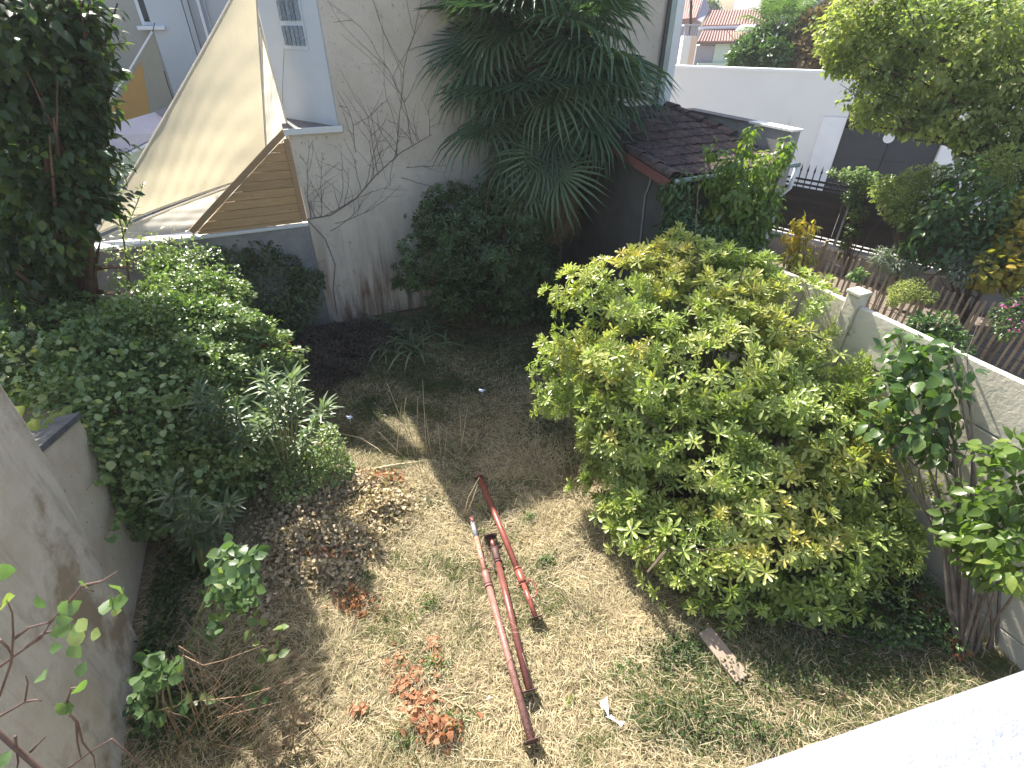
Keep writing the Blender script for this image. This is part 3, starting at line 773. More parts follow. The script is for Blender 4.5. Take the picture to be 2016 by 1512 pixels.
for i in range(4):
    b_ = Pa + pd * (.6 + 1.75 * i) + pn * .04
    MB().tube([b_ - ZX * .1, b_ + ZX * .95], [.032, .028], 7).build('stake', M['oldwood'], pf)
for z in (.2, .62):
    MB().tube([Pa + pd * (i * PL / 30) + pn * (.02 * (-1) ** i) + ZX * z for i in range(31)], .004, 4).build('wire', M['iron'], pf)

# ---------------------------------------------------------------- white wall and gate across the street
EN = Vector((.49, .872, 0)); EE = Vector((.872, -.49, 0)); EC = 19.5
def on_opp(px, py, back=0):
    r = ray(px, py); k = r[0] * EN.x + r[1] * EN.y; return at_depth(px, py, (EC + back) / k)
def ee(p): return p.x * EE.x + p.y * EE.y
def ebox(mb, e0, e1, n0, n1, z0, z1): return mb.box(EE * e0 + EN * n0 + ZX * z0, EE * (e1 - e0), EN * (n1 - n0), ZX * (z1 - z0))
oh = thing('street_building', 'long white rendered wall across the street with a slate blue double gate', 'building', EE * -2 + EN * 19.5)
e_g0, e_g1 = ee(on_opp(1666, 240)), ee(on_opp(1856, 280))
ztop = 3.33; zl = 2.25
wl = MB(); ebox(wl, -16, e_g0, EC, EC + .3, 0, ztop); wl.build('wall', M['farwhite'], oh)
wl = MB(); ebox(wl, e_g1, e_g1 + 12, EC, EC + .3, 0, ztop - .2); wl.build('wall', M['farwhite'], oh)
wl = MB(); ebox(wl, e_g0, e_g1, EC + .05, EC + .3, zl, ztop); wl.build('lintel', M['lintel'], oh)
wl = MB(); ebox(wl, -16, e_g0 + .02, EC - .04, EC + .34, ztop + .002, ztop + .07); wl.build('coping', M['white'], oh)
wl = MB(); ebox(wl, e_g0 - .62, e_g0 - .02, EC - .05, EC - .004, 0, zl); wl.build('gate_pier', M['white'], oh)
wl = MB(); ebox(wl, e_g1 + .02, e_g1 + .4, EC - .05, EC - .004, 0, zl); wl.build('gate_pier', M['white'], oh)
zg = 1.96; em = (e_g0 + e_g1) / 2
for e0, e1 in ((e_g0 + .02, em - .01), (em + .01, e_g1 - .02)):
    g = MB(); ebox(g, e0, e1, EC + .14, EC + .18, .05, zg); g = g.build('gate', M['gate'], oh)
    for z in (.5, 1.15, 1.75):
        f_ = MB(); ebox(f_, e0 + .03, e1 - .03, EC + .125, EC + .138, z, z + .03); f_.build('rib', M['gate'], g)
wl = MB(); ebox(wl, e_g0, e_g1, EC + .29, EC + .32, 0, zl); wl.build('passage_shade', M['black'], oh)  # black sheet painting the shade behind the gate
c_ = on_opp(1750, 273); mb = MB(); n_ = 18; cc = EE * ee(c_) + EN * (EC + .11) + ZX * c_.z
mb.prism([cc + EE * math.cos(2 * math.pi * k / n_) * .14 + ZX * math.sin(2 * math.pi * k / n_) * .14 for k in range(n_)], EN * .015)
sg = mb.build('round_sign', M['white'], label='small round white sign fixed on the slate blue gate', cat='sign')
mb = MB(); mb.prism([cc - EN * .004 + EE * math.cos(2 * math.pi * k / n_) * .10 + ZX * math.sin(2 * math.pi * k / n_) * .10 for k in range(n_)], EN * .003)
OFF[sg.name] = Vector((0, 0, 0)); mb.build('sign_face', M['farwhite'], sg)

# ---------------------------------------------------------------- houses far behind
def fbox(mb, px0, px1, y0, y1, pyt, z0=0):
    """box facing the camera: px range at the near depth y0, top at pyt"""
    a = on_y(px0, pyt, y0); b = on_y(px1, pyt, y0)
    return mb.box((a.x, y0, z0), (b.x - a.x, 0, 0), (0, y1 - y0, 0), (0, 0, a.z - z0))
def rolls(name, mat, par, pA, pB, pC, pD, n_, r_):
    """tile rolls from the eave pA-pB up to the ridge pD-pC"""
    mb = MB()
    for i in range(n_):
        f = (i + .5) / n_; a = pA.lerp(pB, f); b = pD.lerp(pC, f)
        mb.tube([a, b], r_, 5)
    o = mb.build(name, mat, par); o['kind'] = 'stuff'; return o
h1 = thing('far_house', 'distant house with two red tiled roof slopes above the white street wall', 'house', on_y(1440, 100, 36) * Vector((1, 1, 0)) if False else Vector((15, 38, 0)))
w_ = MB(); fbox(w_, 1378, 1500, 36.0, 37.9, 84); w_.build('wall', M['farwhite'], h1)
w_ = MB(); fbox(w_, 1372, 1410, 35.8, 35.98, 90); w_.build('lilac_bay', M['lilac'], h1)  # bay in plain lilac render
w_ = MB(); fbox(w_, 1410, 1440, 35.7, 35.98, 84); w_.build('green_bay', M['mint'], h1)
w_ = MB(); fbox(w_, 1374, 1440, 35.5, 35.69, 124); w_.build('balcony_wall', M['mint'], h1)
a, b, c, d = on_y(1372, 83, 35.4), on_y(1500, 81, 35.4), on_y(1490, 58, 38.5), on_y(1384, 58, 38.5)
MB().prism([a, b, c, d], (0, 0, -.1)).build('roof', M['farbrown'], h1); rolls('roof_tiles', M['farred'], h1, a, b, c, d, 22, .07)
w_ = MB(); fbox(w_, 1375, 1505, 38.6, 44, 55); w_.build('wall', M['farwhite'], h1)
a, b, c, d = on_y(1383, 52, 38.4), on_y(1506, 49, 38.4), on_y(1512, 19, 43.5), on_y(1396, 22, 43.5)
MB().prism([a, b, c, d], (0, 0, -.12)).build('roof', M['farbrown'], h1); rolls('roof_tiles', M['farred'], h1, a, b, c, d, 22, .085)
mb = MB().tube([on_y(1375, 56, 38.2), on_y(1500, 52, 38.2)], .09, 6); mb.build('gutter', M['white'], h1)
mb = MB(); q = [on_y(1445, 72, 35.6), on_y(1478, 70, 35.6), on_y(1486, 60, 37.6), on_y(1456, 61, 37.6)]
mb.prism([p_ + ZX * .22 for p_ in q], (0, 0, .08)); mb.build('roof_window', M['white'], h1)
h2 = thing('far_house', 'distant gable end with a red tiled roof beside the corner of the cream house', 'house', Vector((12.4, 40, 0)))
w_ = MB(); fbox(w_, 1340, 1376, 39, 45, 44); w_.build('wall', M['lilac'], h2)
a, b, c, d = on_y(1334, 42, 38.6), on_y(1370, 38, 38.6), on_y(1386, -8, 44), on_y(1340, -8, 44)
MB().prism([a, b, c, d], (0, 0, -.15)).build('roof', M['farred'], h2); rolls('roof_tiles', M['farred'], h2, a, b, c, d, 9, .12)
b2, c2 = on_y(1371, 38, 38.5), on_y(1387, -10, 43.5)
MB().prism([b2, on_y(1382, 44, 38.5), on_y(1398, 18, 43.5), c2], (0, .3, -.1)).build('barge_board', M['lilac'], h2)
w_ = MB().tube([on_y(1358, 70, 33), on_y(1361, 0, 33)], .07, 6); w_.build('chimney_pipe', M['iron'], h2)
ch = thing('chimney_stack', 'square rendered chimney stack, half white half peach, above the white wall', 'chimney', Vector((9.6, 28, 0)))
w_ = MB(); fbox(w_, 1346, 1362, 28, 28.45, 71); w_.build('white_side', M['farwhite'], ch)
w_ = MB(); fbox(w_, 1362.2, 1374, 28, 28.45, 71); w_.build('peach_side', M['peach'], ch)
for x in (1347, 1353, 1359, 1365, 1371):
    a = on_y(x, 71, 28.2); MB().tube([a, a + ZX * .35], .04, 5).build('cowl_leg', M['lilac'], ch)
a, b = on_y(1344, 71, 28.0), on_y(1376, 71, 28.0)
MB().box(a + ZX * .36, b - a, (0, .5, 0), ZX * .07).build('cap', M['lilac'], ch)
h3 = thing('far_building', 'tall lilac grey building rising above the far trees at the top edge', 'building', Vector((30, 55, 0)))
w_ = MB(); fbox(w_, 1533, 1628, 55, 65, -25); w_.build('wall', M['lilac'], h3)
w_ = MB(); fbox(w_, 1628.5, 1720, 54.9, 64, -5); w_.build('wall', M['pilaster'], h3)
w_ = MB(); fbox(w_, 1640, 1668, 54.6, 54.85, 8); w_.build('window', M['dark_glass'], h3)
# ================================================================ plants
GY = [(0, (.035, .07, .02)), (.5, (.075, .13, .035)), (.8, (.14, .19, .05)), (1, (.28, .26, .05))]
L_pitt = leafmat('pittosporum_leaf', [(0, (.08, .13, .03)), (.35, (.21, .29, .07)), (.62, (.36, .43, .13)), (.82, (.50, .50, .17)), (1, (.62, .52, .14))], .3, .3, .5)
L_dark = leafmat('dark_glossy_leaf', [(0, (.025, .05, .02)), (.6, (.065, .12, .04)), (1, (.13, .21, .065))], .35, .25, .5)
L_tree = leafmat('dark_tree_leaf', [(0, (.03, .05, .02)), (.6, (.055, .095, .03)), (.85, (.10, .16, .04)), (1, (.22, .27, .05))], .4, .42, .45)
L_hedge = leafmat('climber_leaf', [(0, (.07, .13, .04)), (.5, (.18, .26, .09)), (.85, (.35, .42, .19)), (1, (.46, .46, .14))], .33, .3, .5)
L_ylw = leafmat('yellow_green_leaf', [(0, (.10, .14, .045)), (.4, (.22, .27, .09)), (.8, (.38, .41, .16)), (1, (.50, .46, .16))], .5, .45, .3)
L_mid = leafmat('mid_green_leaf', [(0, (.04, .085, .03)), (.6, (.09, .16, .045)), (1, (.20, .27, .06))], .35, .4, .5)
L_apple = leafmat('bright_drooping_leaf', [(0, (.07, .12, .03)), (.6, (.15, .23, .05)), (1, (.30, .34, .07))], .35, .45, .5)
L_autumn = leafmat('turning_leaf', [(0, (.14, .16, .03)), (.4, (.28, .26, .05)), (.75, (.42, .30, .06)), (1, (.45, .16, .05))], .5, .45, .3)
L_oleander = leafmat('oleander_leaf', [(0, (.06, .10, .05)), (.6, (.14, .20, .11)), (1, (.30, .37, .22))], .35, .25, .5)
L_rose = leafmat('rose_leaf', [(0, (.05, .10, .045)), (.7, (.12, .20, .07)), (.92, (.22, .28, .10)), (1, (.35, .12, .09))], .4, .4, .4)
L_silver = leafmat('silvery_leaf', [(0, (.14, .18, .13)), (1, (.34, .38, .30))], .5, .2, .3)
L_dry = leafmat('dry_tan_leaf', [(0, (.22, .16, .10)), (.5, (.48, .38, .26)), (1, (.66, .56, .41))], .8, .2, .1)
L_rust = leafmat('dry_orange_leaf', [(0, (.20, .085, .045)), (.5, (.40, .18, .10)), (1, (.52, .30, .19))], .8, .25, .1)
L_weed = leafmat('withered_purple_weed', [(0, (.035, .028, .028)), (.6, (.085, .07, .065)), (1, (.15, .13, .115))], .8, .1, .1)
L_palm = leafmat('palm_leaf', [(0, (.04, .085, .048)), (.6, (.085, .155, .075)), (1, (.15, .22, .10))], .38, .2, .5)
L_palmdry = leafmat('dry_palm_leaf', [(0, (.12, .085, .05)), (.5, (.26, .20, .10)), (1, (.24, .26, .10))], .7, .15, .2)
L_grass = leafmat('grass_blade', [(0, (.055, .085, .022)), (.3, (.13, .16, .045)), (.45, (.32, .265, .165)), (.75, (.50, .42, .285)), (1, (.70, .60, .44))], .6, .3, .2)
L_iris = leafmat('iris_blade', [(0, (.10, .14, .075)), (1, (.22, .28, .15))], .4, .25, .4)
L_pink = leafmat('pink_petal', [(0, (.35, .06, .25)), (1, (.5, .12, .38))], .6, .4, .2)
L_brownfar = leafmat('copper_far_leaf', [(0, (.10, .07, .045)), (.6, (.19, .14, .08)), (1, (.26, .22, .11))], .6, .3, .2)
L_moss = leafmat('ground_ivy', [(0, (.03, .055, .018)), (.7, (.06, .10, .03)), (1, (.13, .17, .05))], .5, .25, .3)

rg = np.random.default_rng(11)
leafA = [tpl_leaf(.5), tpl_leaf(.6, .25), tpl_leaf(.45, .05)]
leafS = [tpl_small(.5), tpl_small(.62)]
leafR = [tpl_ovate(.8, .12), tpl_ovate(.9, .3)]
slim = tpl_leaf(.30, .12, .05)
oval = tpl_leaf(.42, .06, .05)

def crown(par, name, lobes, n, size, mat, tpls, single=0, mode='leaf', part='leaf', shell=.5, tint=(.0, 1.0), clump=1.2, keep_in=.25, zmin=.03, rough=.16, down=.3, var=.3, rand=.6, yellow=None, gaps=.0):
    P, N = sample(lobes, n, rg, shell, zmin, keep_in, rough, gaps)
    n = len(P)
    Rm = sprig_orient(N, rg) if mode == 'rosette' else orient(N, rg, down=down, rand=rand)
    S = size * (1 + rg.uniform(-var, var, n))
    c = vnoise(P[:, 0] * clump * 1.5 + 31, P[:, 1] * clump * 1.5 + P[:, 2] * clump * 1.7 + 17, 9)
    S = S * np.clip(.75 + .5 * vnoise(P[:, 0] * 2.3 + 5, P[:, 1] * 2.3 + P[:, 2] * 2.1, 19), .7, 1.25)
    T = np.clip(tint[0] + (tint[1] - tint[0]) * (c * .6 + rg.random(n) * .4), 0, .999)
    if yellow is not None: T = yellow(P, T)
    leaves(par, name, tpls, P, Rm, S, T, mat, single, part_name=part)
    return P, N

# ---- the big shrub on the right
R_L = lobes_px([(1180, 600, 5.2, 95), (1110, 730, 4.8, 62, 1.1), (1085, 790, 4.6, 34), (1260, 545, 5.5, 85, .7), (1345, 505, 5.6, 60, .7), (1470, 550, 5.3, 70, .75), (1390, 600, 5.2, 110, .8),
                (1560, 640, 4.9, 100), (1640, 720, 4.5, 75), (1230, 700, 4.8, 120), (1400, 720, 4.6, 150), (1560, 830, 4.2, 150), (1250, 860, 4.3, 110), (1380, 880, 4.0, 130),
                (1500, 1000, 3.5, 140), (1680, 950, 3.7, 105), (1765, 1050, 3.2, 46), (1710, 1080, 3.1, 72), (1390, 1090, 3.2, 120), (1600, 1120, 3.0, 105), (1270, 1040, 3.5, 80), (1480, 1190, 2.9, 70), (1680, 1180, 2.9, 60, .7), (1230, 960, 3.9, 75)])
big = thing('pittosporum_shrub', 'huge rounded yellow green shrub with rosettes of leaves filling the right of the lawn', 'shrub', (2.1, 4.1, 0))
nar = tpl_obov(.26, .05)
ros = [tpl_rosette(13, nar, 5, 65, 1), tpl_rosette(11, nar, -10, 60, 2), tpl_rosette(14, tpl_obov(.24, .06), 20, 80, 3), tpl_rosette(9, tpl_obov(.30, .05, -.1), -25, 45, 4)]
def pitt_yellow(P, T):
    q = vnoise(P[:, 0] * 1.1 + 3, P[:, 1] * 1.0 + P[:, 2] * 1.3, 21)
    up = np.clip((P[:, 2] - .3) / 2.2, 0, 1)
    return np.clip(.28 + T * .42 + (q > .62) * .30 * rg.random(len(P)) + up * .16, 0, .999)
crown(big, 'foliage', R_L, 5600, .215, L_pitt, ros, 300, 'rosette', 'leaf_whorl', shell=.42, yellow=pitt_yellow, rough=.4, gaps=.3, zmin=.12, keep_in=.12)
branches(MB(), (2.1, 4.2, 0), R_L, rg, .05, 1, .12).build('trunk', M['bark'], big)

# ---- the dark shrub at the back
D_L = lobes_px([(880, 440, 8.5, 60), (950, 400, 8.6, 45), (1010, 450, 8.5, 70), (860, 520, 8.3, 62), (950, 500, 8.2, 90), (1050, 520, 8.5, 55), (815, 545, 8.3, 32), (900, 580, 8.3, 60, .6), (1010, 560, 8.4, 60), (1000, 395, 8.5, 35), (865, 385, 8.6, 22), (835, 460, 8.5, 28), (800, 530, 8.3, 24), (790, 555, 8.2, 16), (980, 370, 8.6, 26), (1060, 440, 8.6, 30), (905, 385, 8.6, 22)])
dk = thing('dark_shrub', 'dark rounded glossy shrub in the shade under the palm', 'shrub', on_z(960, 620))
crown(dk, 'foliage', D_L, 2300, .22, L_dark, ros, 200, 'rosette', 'leaf_whorl', shell=.6, zmin=.25, tint=(.2, 1.0), rough=.42, gaps=.26)
mb = branches(MB(), on_z(960, 625), D_L, rg, .05, 1, .1)
for i in range(7):
    a = on_z(890 + i * 28, 628 + rg.uniform(-6, 12)); mb.tube([a, a + Vector((rg.uniform(-.1, .1), 0, .4)), a + Vector((rg.uniform(-.3, .3), .1, .9))], [.03, .022, .015], 5)
mb.build('trunk', M['barkred'], dk)
# low green growth right of it, along the foot of the wall
lowg = thing('low_shrub', 'low dark shrub in the deep shade between palm and tiled shed', 'shrub', on_z(1100, 600))
crown(lowg, 'foliage', lobes_px([(1070, 590, 8.6, 55, .5), (1130, 610, 8.2, 45, .5), (1000, 610, 8.3, 40, .4)]), 2200, .09, L_dark, leafS, 0)

# ---- left dark tree
T_L = lobes_px([(40, 30, 6.0, 120), (130, 40, 6.2, 70), (60, 170, 6.0, 115), (130, 190, 5.9, 80), (40, 320, 5.8, 130), (150, 300, 5.7, 60), (120, 390, 5.6, 85), (60, 460, 5.6, 90, .6), (40, 540, 5.5, 70), (110, 520, 5.5, 45), (175, 400, 5.6, 45), (0, 100, 5.8, 120), (170, 130, 6.0, 26, .5), (165, 255, 5.8, 28)])
lt = thing('leafy_tree', 'large dark leaved tree filling the upper left corner', 'tree', (-5.9, 6.0, 0))
crown(lt, 'foliage', T_L, 8200, .115, L_tree, [tpl_leaf(.62, .2), tpl_leaf(.7, .1), tpl_leaf(.55, .3)], 300, shell=.7, down=.55, keep_in=.4, rough=.5, gaps=.25)
mb = branches(MB(), (-5.9, 6.1, 0), T_L, rg, .09, 1, .2, 7)
for i in range(14):
    a = Vector((-5.9 + rg.uniform(-.4, .5), 6.1 + rg.uniform(-.3, .3), 0)); mb.tube([a, a + Vector((rg.uniform(-.2, .2), .05, .9)), a + Vector((rg.uniform(-.3, .3), 0, 1.9)), a + Vector((rg.uniform(-.5, .6), 0, 2.7))], [.09, .08, .06, .04], 7)
mb.build('trunk', M['barkred'], lt)
# hanging twigs of the tree, reaching over the sails
mb = MB()
tw = [((130, 60), (210, 90), (245, 85), 6.2), ((130, 170), (160, 160), (230, 92), 6.1), ((150, 330), (200, 320), (245, 335), 5.7), ((120, 100), (180, 120), (215, 150), 6.0)]
Pp, Dd = [], []
for a, b, c, y in tw:
    p0, p1, p2 = on_y(*a, y), on_y(*b, y), on_y(*c, y); mb.tube([p0, p1, p2], [.012, .008, .003], 4)
    for i in range(16):
        f = i / 15; q = p0.lerp(p1, f * 2) if f < .5 else p1.lerp(p2, f * 2 - 1)
        Pp.append(q); Dd.append((p2 - p0).normalized() * .5 + Vector(((-1) ** i * .2, .2, -.7 + .8 * (i % 2))))
mb.build('twig', M['bark'], lt)
Pp = np.array(Pp); Dd = np.array(Dd)
leaves(lt, 'twig_leaves', [tpl_leaf(.5, .2)], Pp, frames(Dd, np.tile([0, 0, 1.0], (len(Pp), 1)) + rg.normal(size=(len(Pp), 3)) * .3), np.full(len(Pp), .09), np.full(len(Pp), .92), L_tree)['kind'] = 'stuff'

# ---- hedge / climbers on the left
H_L = lobes_z([(350, 545, 1.75, 55), (400, 555, 1.7, 55), (440, 590, 1.6, 50), (330, 600, 1.7, 70), (400, 640, 1.6, 75), (470, 660, 1.4, 65), (530, 700, 1.1, 50), (560, 735, .9, 32), (300, 680, 1.5, 85), (400, 730, 1.3, 90),
                (480, 760, 1.0, 70), (220, 640, 1.6, 75), (150, 660, 1.5, 70), (80, 690, 1.4, 75), (20, 720, 1.4, 75), (200, 720, 1.45, 85), (290, 790, 1.2, 95), (380, 820, 1.0, 95), (460, 850, .8, 75), (160, 770, 1.45, 60),
                (230, 830, 1.25, 75), (300, 890, .95, 80), (380, 910, .7, 75), (250, 920, .9, 60), (300, 970, .65, 60), (360, 990, .45, 60), (220, 880, 1.15, 55), (100, 640, 1.6, 60), (40, 640, 1.6, 60), (285, 1020, .4, 40), (450, 930, .5, 55)])
hd = thing('climber_hedge', 'broad mound of small leaved climbers, its crest in full sun, over the left wall', 'hedge', W(-1.6, 6.8, 0))
crown(hd, 'foliage', H_L, 60000, .055, L_hedge, [tpl_small(.62), tpl_small(.75), tpl_leaf(.7, .1)], 300, shell=.35, tint=(.1, .9), clump=2.2, keep_in=.1, rough=.5, gaps=.27)
P_, N_ = sample(lobes_z([(280, 790, 1.3, 110), (240, 880, 1.15, 80), (340, 930, .8, 80), (150, 740, 1.5, 90), (60, 740, 1.45, 90)]), 900, rg, .12, .1, .2)
leaves(hd, 'broad_leaves', leafR, P_, orient(N_, rg), rg.uniform(.06, .10, len(P_)), rg.uniform(.3, 1, len(P_)), L_hedge)
branches(MB(), W(-1.7, 6.3, 0), H_L, rg, .03, 1, .15).build('trunk', M['barkred'], hd)
fl = sample(lobes_z([(545, 695, 1.15, 30), (500, 662, 1.4, 24)]), 220, rg, .2, .1, 1)
leaves(hd, 'seed_heads', leafS, fl[0], orient(fl[1], rg), np.full(len(fl[0]), .045), rg.uniform(.1, .9, len(fl[0])), leafmat('red_brown_tip', [(0, (.18, .06, .04)), (1, (.34, .16, .09))], .7, .3, .1))
# young maple-like shoot with large leaves at the left edge
ms = thing('maple_shoot', 'pale green lobed leaves of a shoot above the dark coping', 'plant', W(-2.7, 5.1, 1.2))
P_ = np.array([on_s(x, y, -2.35) for x, y in [(30, 800), (62, 826), (92, 822), (110, 812), (128, 800), (80, 838), (18, 806)]])
D_ = np.array([on_s(x + 10, y + 30, -2.3) for x, y in [(30, 800), (62, 826), (92, 822), (110, 812), (128, 800), (80, 838), (18, 806)]]) - P_
leaves(ms, 'leaf', [tpl_leaf(1.0, .25, .04)], P_, frames(D_, np.tile([.3, -.6, .8], (7, 1)) + rg.normal(size=(7, 3)) * .3), np.full(7, .12), np.full(7, .95), L_apple, 7)
MB().tube([W(-2.7, 5.1, 1.2), Vector(P_[1]), Vector(P_[4])], [.012, .008, .004], 5).build('stem', M['greenstem'], ms)
# creeping ivy trails on the pitted wall end
iv = thing('ivy_trail', 'thin trails of ivy hanging down over the pitted side wall', 'ivy', W(-2.1, 4.8, 1.0))
Pp, Dd = [], []; mb = MB()
for a, b, m_ in [((215, 900), (262, 1010), 26), ((250, 920), (215, 1045), 22), ((200, 930), (170, 965), 12), ((235, 1000), (205, 1062), 10), ((180, 870), (210, 960), 18), ((215, 840), (240, 930), 24)]:
    p0, p1 = on_s(*a, -2.12), on_s(*b, -2.12); mb.tube([p0, p0.lerp(p1, .5) + BX * .03, p1], .004, 4)
    for i in range(m_):
        f = rg.random(); Pp.append(p0.lerp(p1, f) + AX * rg.uniform(.0, .04) + BX * rg.uniform(-.07, .07)); Dd.append(AX * .6 - ZX * rg.uniform(.2, 1) + BX * rg.uniform(-.6, .6))
leaves(iv, 'leaf', leafR, np.array(Pp), frames(np.array(Dd), np.tile(np.array(AX), (len(Pp), 1)) + rg.normal(size=(len(Pp), 3)) * .2 + [0, 0, .5]), rg.uniform(.05, .08, len(Pp)), rg.uniform(.2, .8, len(Pp)), L_hedge, 300)
mb.build('stem', M['vine'], iv)

# ---- shrub and ivy against the garden wall
sw = thing('wall_shrub', 'dark shaded shrub leaning against the stained foot of the cream wall', 'shrub', on_z(560, 650))
crown(sw, 'foliage', lobes_px([(540, 560, 8.0, 62), (580, 600, 7.9, 48), (500, 610, 7.8, 55), (600, 560, 8.1, 34), (520, 500, 8.3, 34), (560, 640, 7.8, 40), (450, 520, 8.0, 40)]), 5200, .075, L_dark, leafA, 150, clump=2, tint=(.2, 1))
branches(MB(), on_z(555, 668), lobes_px([(540, 560, 8.0, 60), (580, 600, 7.9, 40), (500, 600, 7.9, 50)]), rg, .03, 2, .1).build('trunk', M['bark'], sw)
iw = thing('ivy_mat', 'mat of dark ivy hanging on the garden wall below the pine screen', 'ivy', W(-1.0, 9.1, .8))
crown(iw, 'foliage', lobes_px([(420, 490, 8.4, 42, .8), (470, 520, 8.2, 46), (380, 495, 8.5, 30), (450, 575, 7.9, 40)]), 4200, .07, L_hedge, leafS, 0, tint=(.0, .6))
yc = thing('young_climber', 'thin young tree with small yellowing leaves rising before the white sail', 'sapling', on_y(262, 640, 7.0))
mb = MB().tube([on_y(262, 640, 7.0), on_y(250, 520, 7.0), on_y(240, 450, 7.0), on_y(226, 400, 7.0), on_y(215, 340, 7.0)], [.018, .014, .010, .008, .004], 5)
Pp, Dd = [], []
for pts in ([(250, 520), (240, 450), (226, 400), (215, 340), (205, 290)], [(240, 470), (270, 400), (282, 360)], [(242, 460), (262, 420)], [(228, 400), (250, 360), (235, 310)], [(250, 520), (300, 480), (350, 470)], [(256, 560), (215, 520), (225, 480)], [(250, 520), (330, 500), (370, 515)]):
    q = [on_y(x, y, 7.0) for x, y in pts]; mb.tube(q, .006, 4)
    for i in range(len(q) - 1):
        for k in range(13):
            Pp.append(q[i].lerp(q[i + 1], k / 13) + Vector(rg.normal(size=3)) * .02); Dd.append(Vector(rg.normal(size=3)) * .6 + Vector((0, -.2, .3)))
for c_, m_ in (((290, 490), 120), ((340, 500), 110), ((240, 500), 50)):
    for k in range(m_):
        Pp.append(on_y(c_[0] + rg.normal() * 30, c_[1] + rg.normal() * 22, 7.0 + rg.normal() * .15)); Dd.append(Vector(rg.normal(size=3)) + Vector((0, -.2, .1)))
mb.build('stem', M['vine'], yc)
leaves(yc, 'leaf', leafA, np.array(Pp), frames(np.array(Dd), np.tile([0, -.3, 1.0], (len(Pp), 1))), rg.uniform(.05, .08, len(Pp)), np.clip(rg.uniform(.4, 1.05, len(Pp)), 0, .999), L_hedge, 300)

# ---- oleanders
def oleander(name, label, base_px, heads, y, leaf_len, mat, light_tint):  # last argument: pale tints paint the sunlit plant, dark ones the shaded
    b = on_y(base_px[0], base_px[1], y); b.z = max(b.z, 0)
    t = thing(name, label, 'shrub', Vector((b.x, b.y, 0)))
    mb = MB(); Pp, Dd = [], []
    for (hx, hy) in heads:
        h = on_y(hx, hy, y + rg.uniform(-.12, .12)); m_ = Vector((b.x, b.y, 0)).lerp(h, .5) + Vector((0, .08, .1)); mb.tube([Vector((b.x, b.y, 0)), m_, h], [.016, .012, .006], 6)
        ax = (h - m_).normalized()
        for i in range(30):
            f = i / 29; a = i * 2.399; side = Vector((math.cos(a), math.sin(a), 0)); e = .15 + f * 1.1
            Pp.append(h - ax * (.26 * (1 - f))); Dd.append(side * math.cos(e) + ax * math.sin(e) + Vector((0, 0, -.1)))
    mb.build('stem', M['greenstem'], t)
    n_ = len(Pp); leaves(t, 'leaf', [tpl_leaf(.20, .28, .03), tpl_leaf(.17, .12, .03), tpl_leaf(.19, .45, .03)], np.array(Pp), frames(np.array(Dd), np.tile([0, 0, 1.0], (n_, 1)) + rg.normal(size=(n_, 3)) * .2), rg.uniform(.75, 1.1, n_) * leaf_len, rg.uniform(*light_tint, n_), mat, 300)
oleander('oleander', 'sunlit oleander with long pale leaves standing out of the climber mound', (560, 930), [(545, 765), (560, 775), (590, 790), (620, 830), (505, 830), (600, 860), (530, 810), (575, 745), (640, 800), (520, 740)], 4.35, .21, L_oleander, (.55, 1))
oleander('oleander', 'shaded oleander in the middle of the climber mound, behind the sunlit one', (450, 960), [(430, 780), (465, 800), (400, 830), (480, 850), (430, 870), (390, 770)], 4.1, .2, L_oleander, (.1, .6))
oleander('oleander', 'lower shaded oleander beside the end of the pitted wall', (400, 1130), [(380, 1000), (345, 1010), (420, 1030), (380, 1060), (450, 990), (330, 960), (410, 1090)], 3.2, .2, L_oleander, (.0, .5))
bs = thing('boxy_bush', 'small leaved sunlit bush at the edge of the dried leaf pile', 'bush', on_z(640, 950))
crown(bs, 'foliage', lobes_z([(640, 880, .45, 36), (610, 920, .3, 42), (660, 925, .2, 34), (560, 900, .4, 40), (580, 960, .2, 40), (645, 855, .5, 22)]), 3600, .045, L_hedge, leafS, 0, tint=(.4, .95), clump=3)

# ---- withered purple weeds and iris at the foot of the wall
wd = thing('withered_weeds', 'patch of withered purplish weeds in the shade left of the iris', 'weeds', on_z(670, 700))
crown(wd, 'foliage', lobes_px([(650, 680, 7.5, 60, .5), (700, 670, 7.6, 60, .5), (620, 720, 7.0, 45, .5), (680, 720, 7.0, 50, .4), (740, 660, 7.8, 40, .5), (640, 770, 6.4, 40, .35)]), 9000, .05, L_weed, leafS, 0, clump=3)
ir = thing('iris_clump', 'clump of arching grey green iris leaves below the cream wall', 'plant', on_z(810, 690))
def blade_arch(base, d, L, h, w_, nseg=6):
    """arching strap leaf; returns verts and triangles"""
    side = Vector((-d.y, d.x, 0)).normalized() * w_; v, f = [], []
    for i in range(nseg + 1):
        q = i / nseg; p = Vector(base) + d * (L * q) + ZX * (h * 4 * q * (1 - q) * (.9) + h * .3 * q * (1 - q))
        k = math.sin(min(1, (1 - q) * 1.6) * math.pi / 2); v += [p - side * k, p + side * k]
    for i in range(nseg):
        a = 2 * i; f += [(a, a + 1, a + 3), (a, a + 3, a + 2)]
    return v, f
cl = [(770, 690), (800, 670), (830, 655), (850, 640), (790, 640), (760, 660), (820, 690)]
cnt = 0
shared = []
for k in range(5):
    v, f = blade_arch((0, 0, 0), Vector((0, 1, 0)), .42 + .05 * k, .22 - .02 * k, .017)
    shared.append(np_mesh('leaf', np.array([tuple(x) for x in v]), np.array(f), L_iris, np.full(len(v), .15 + k * .17)))
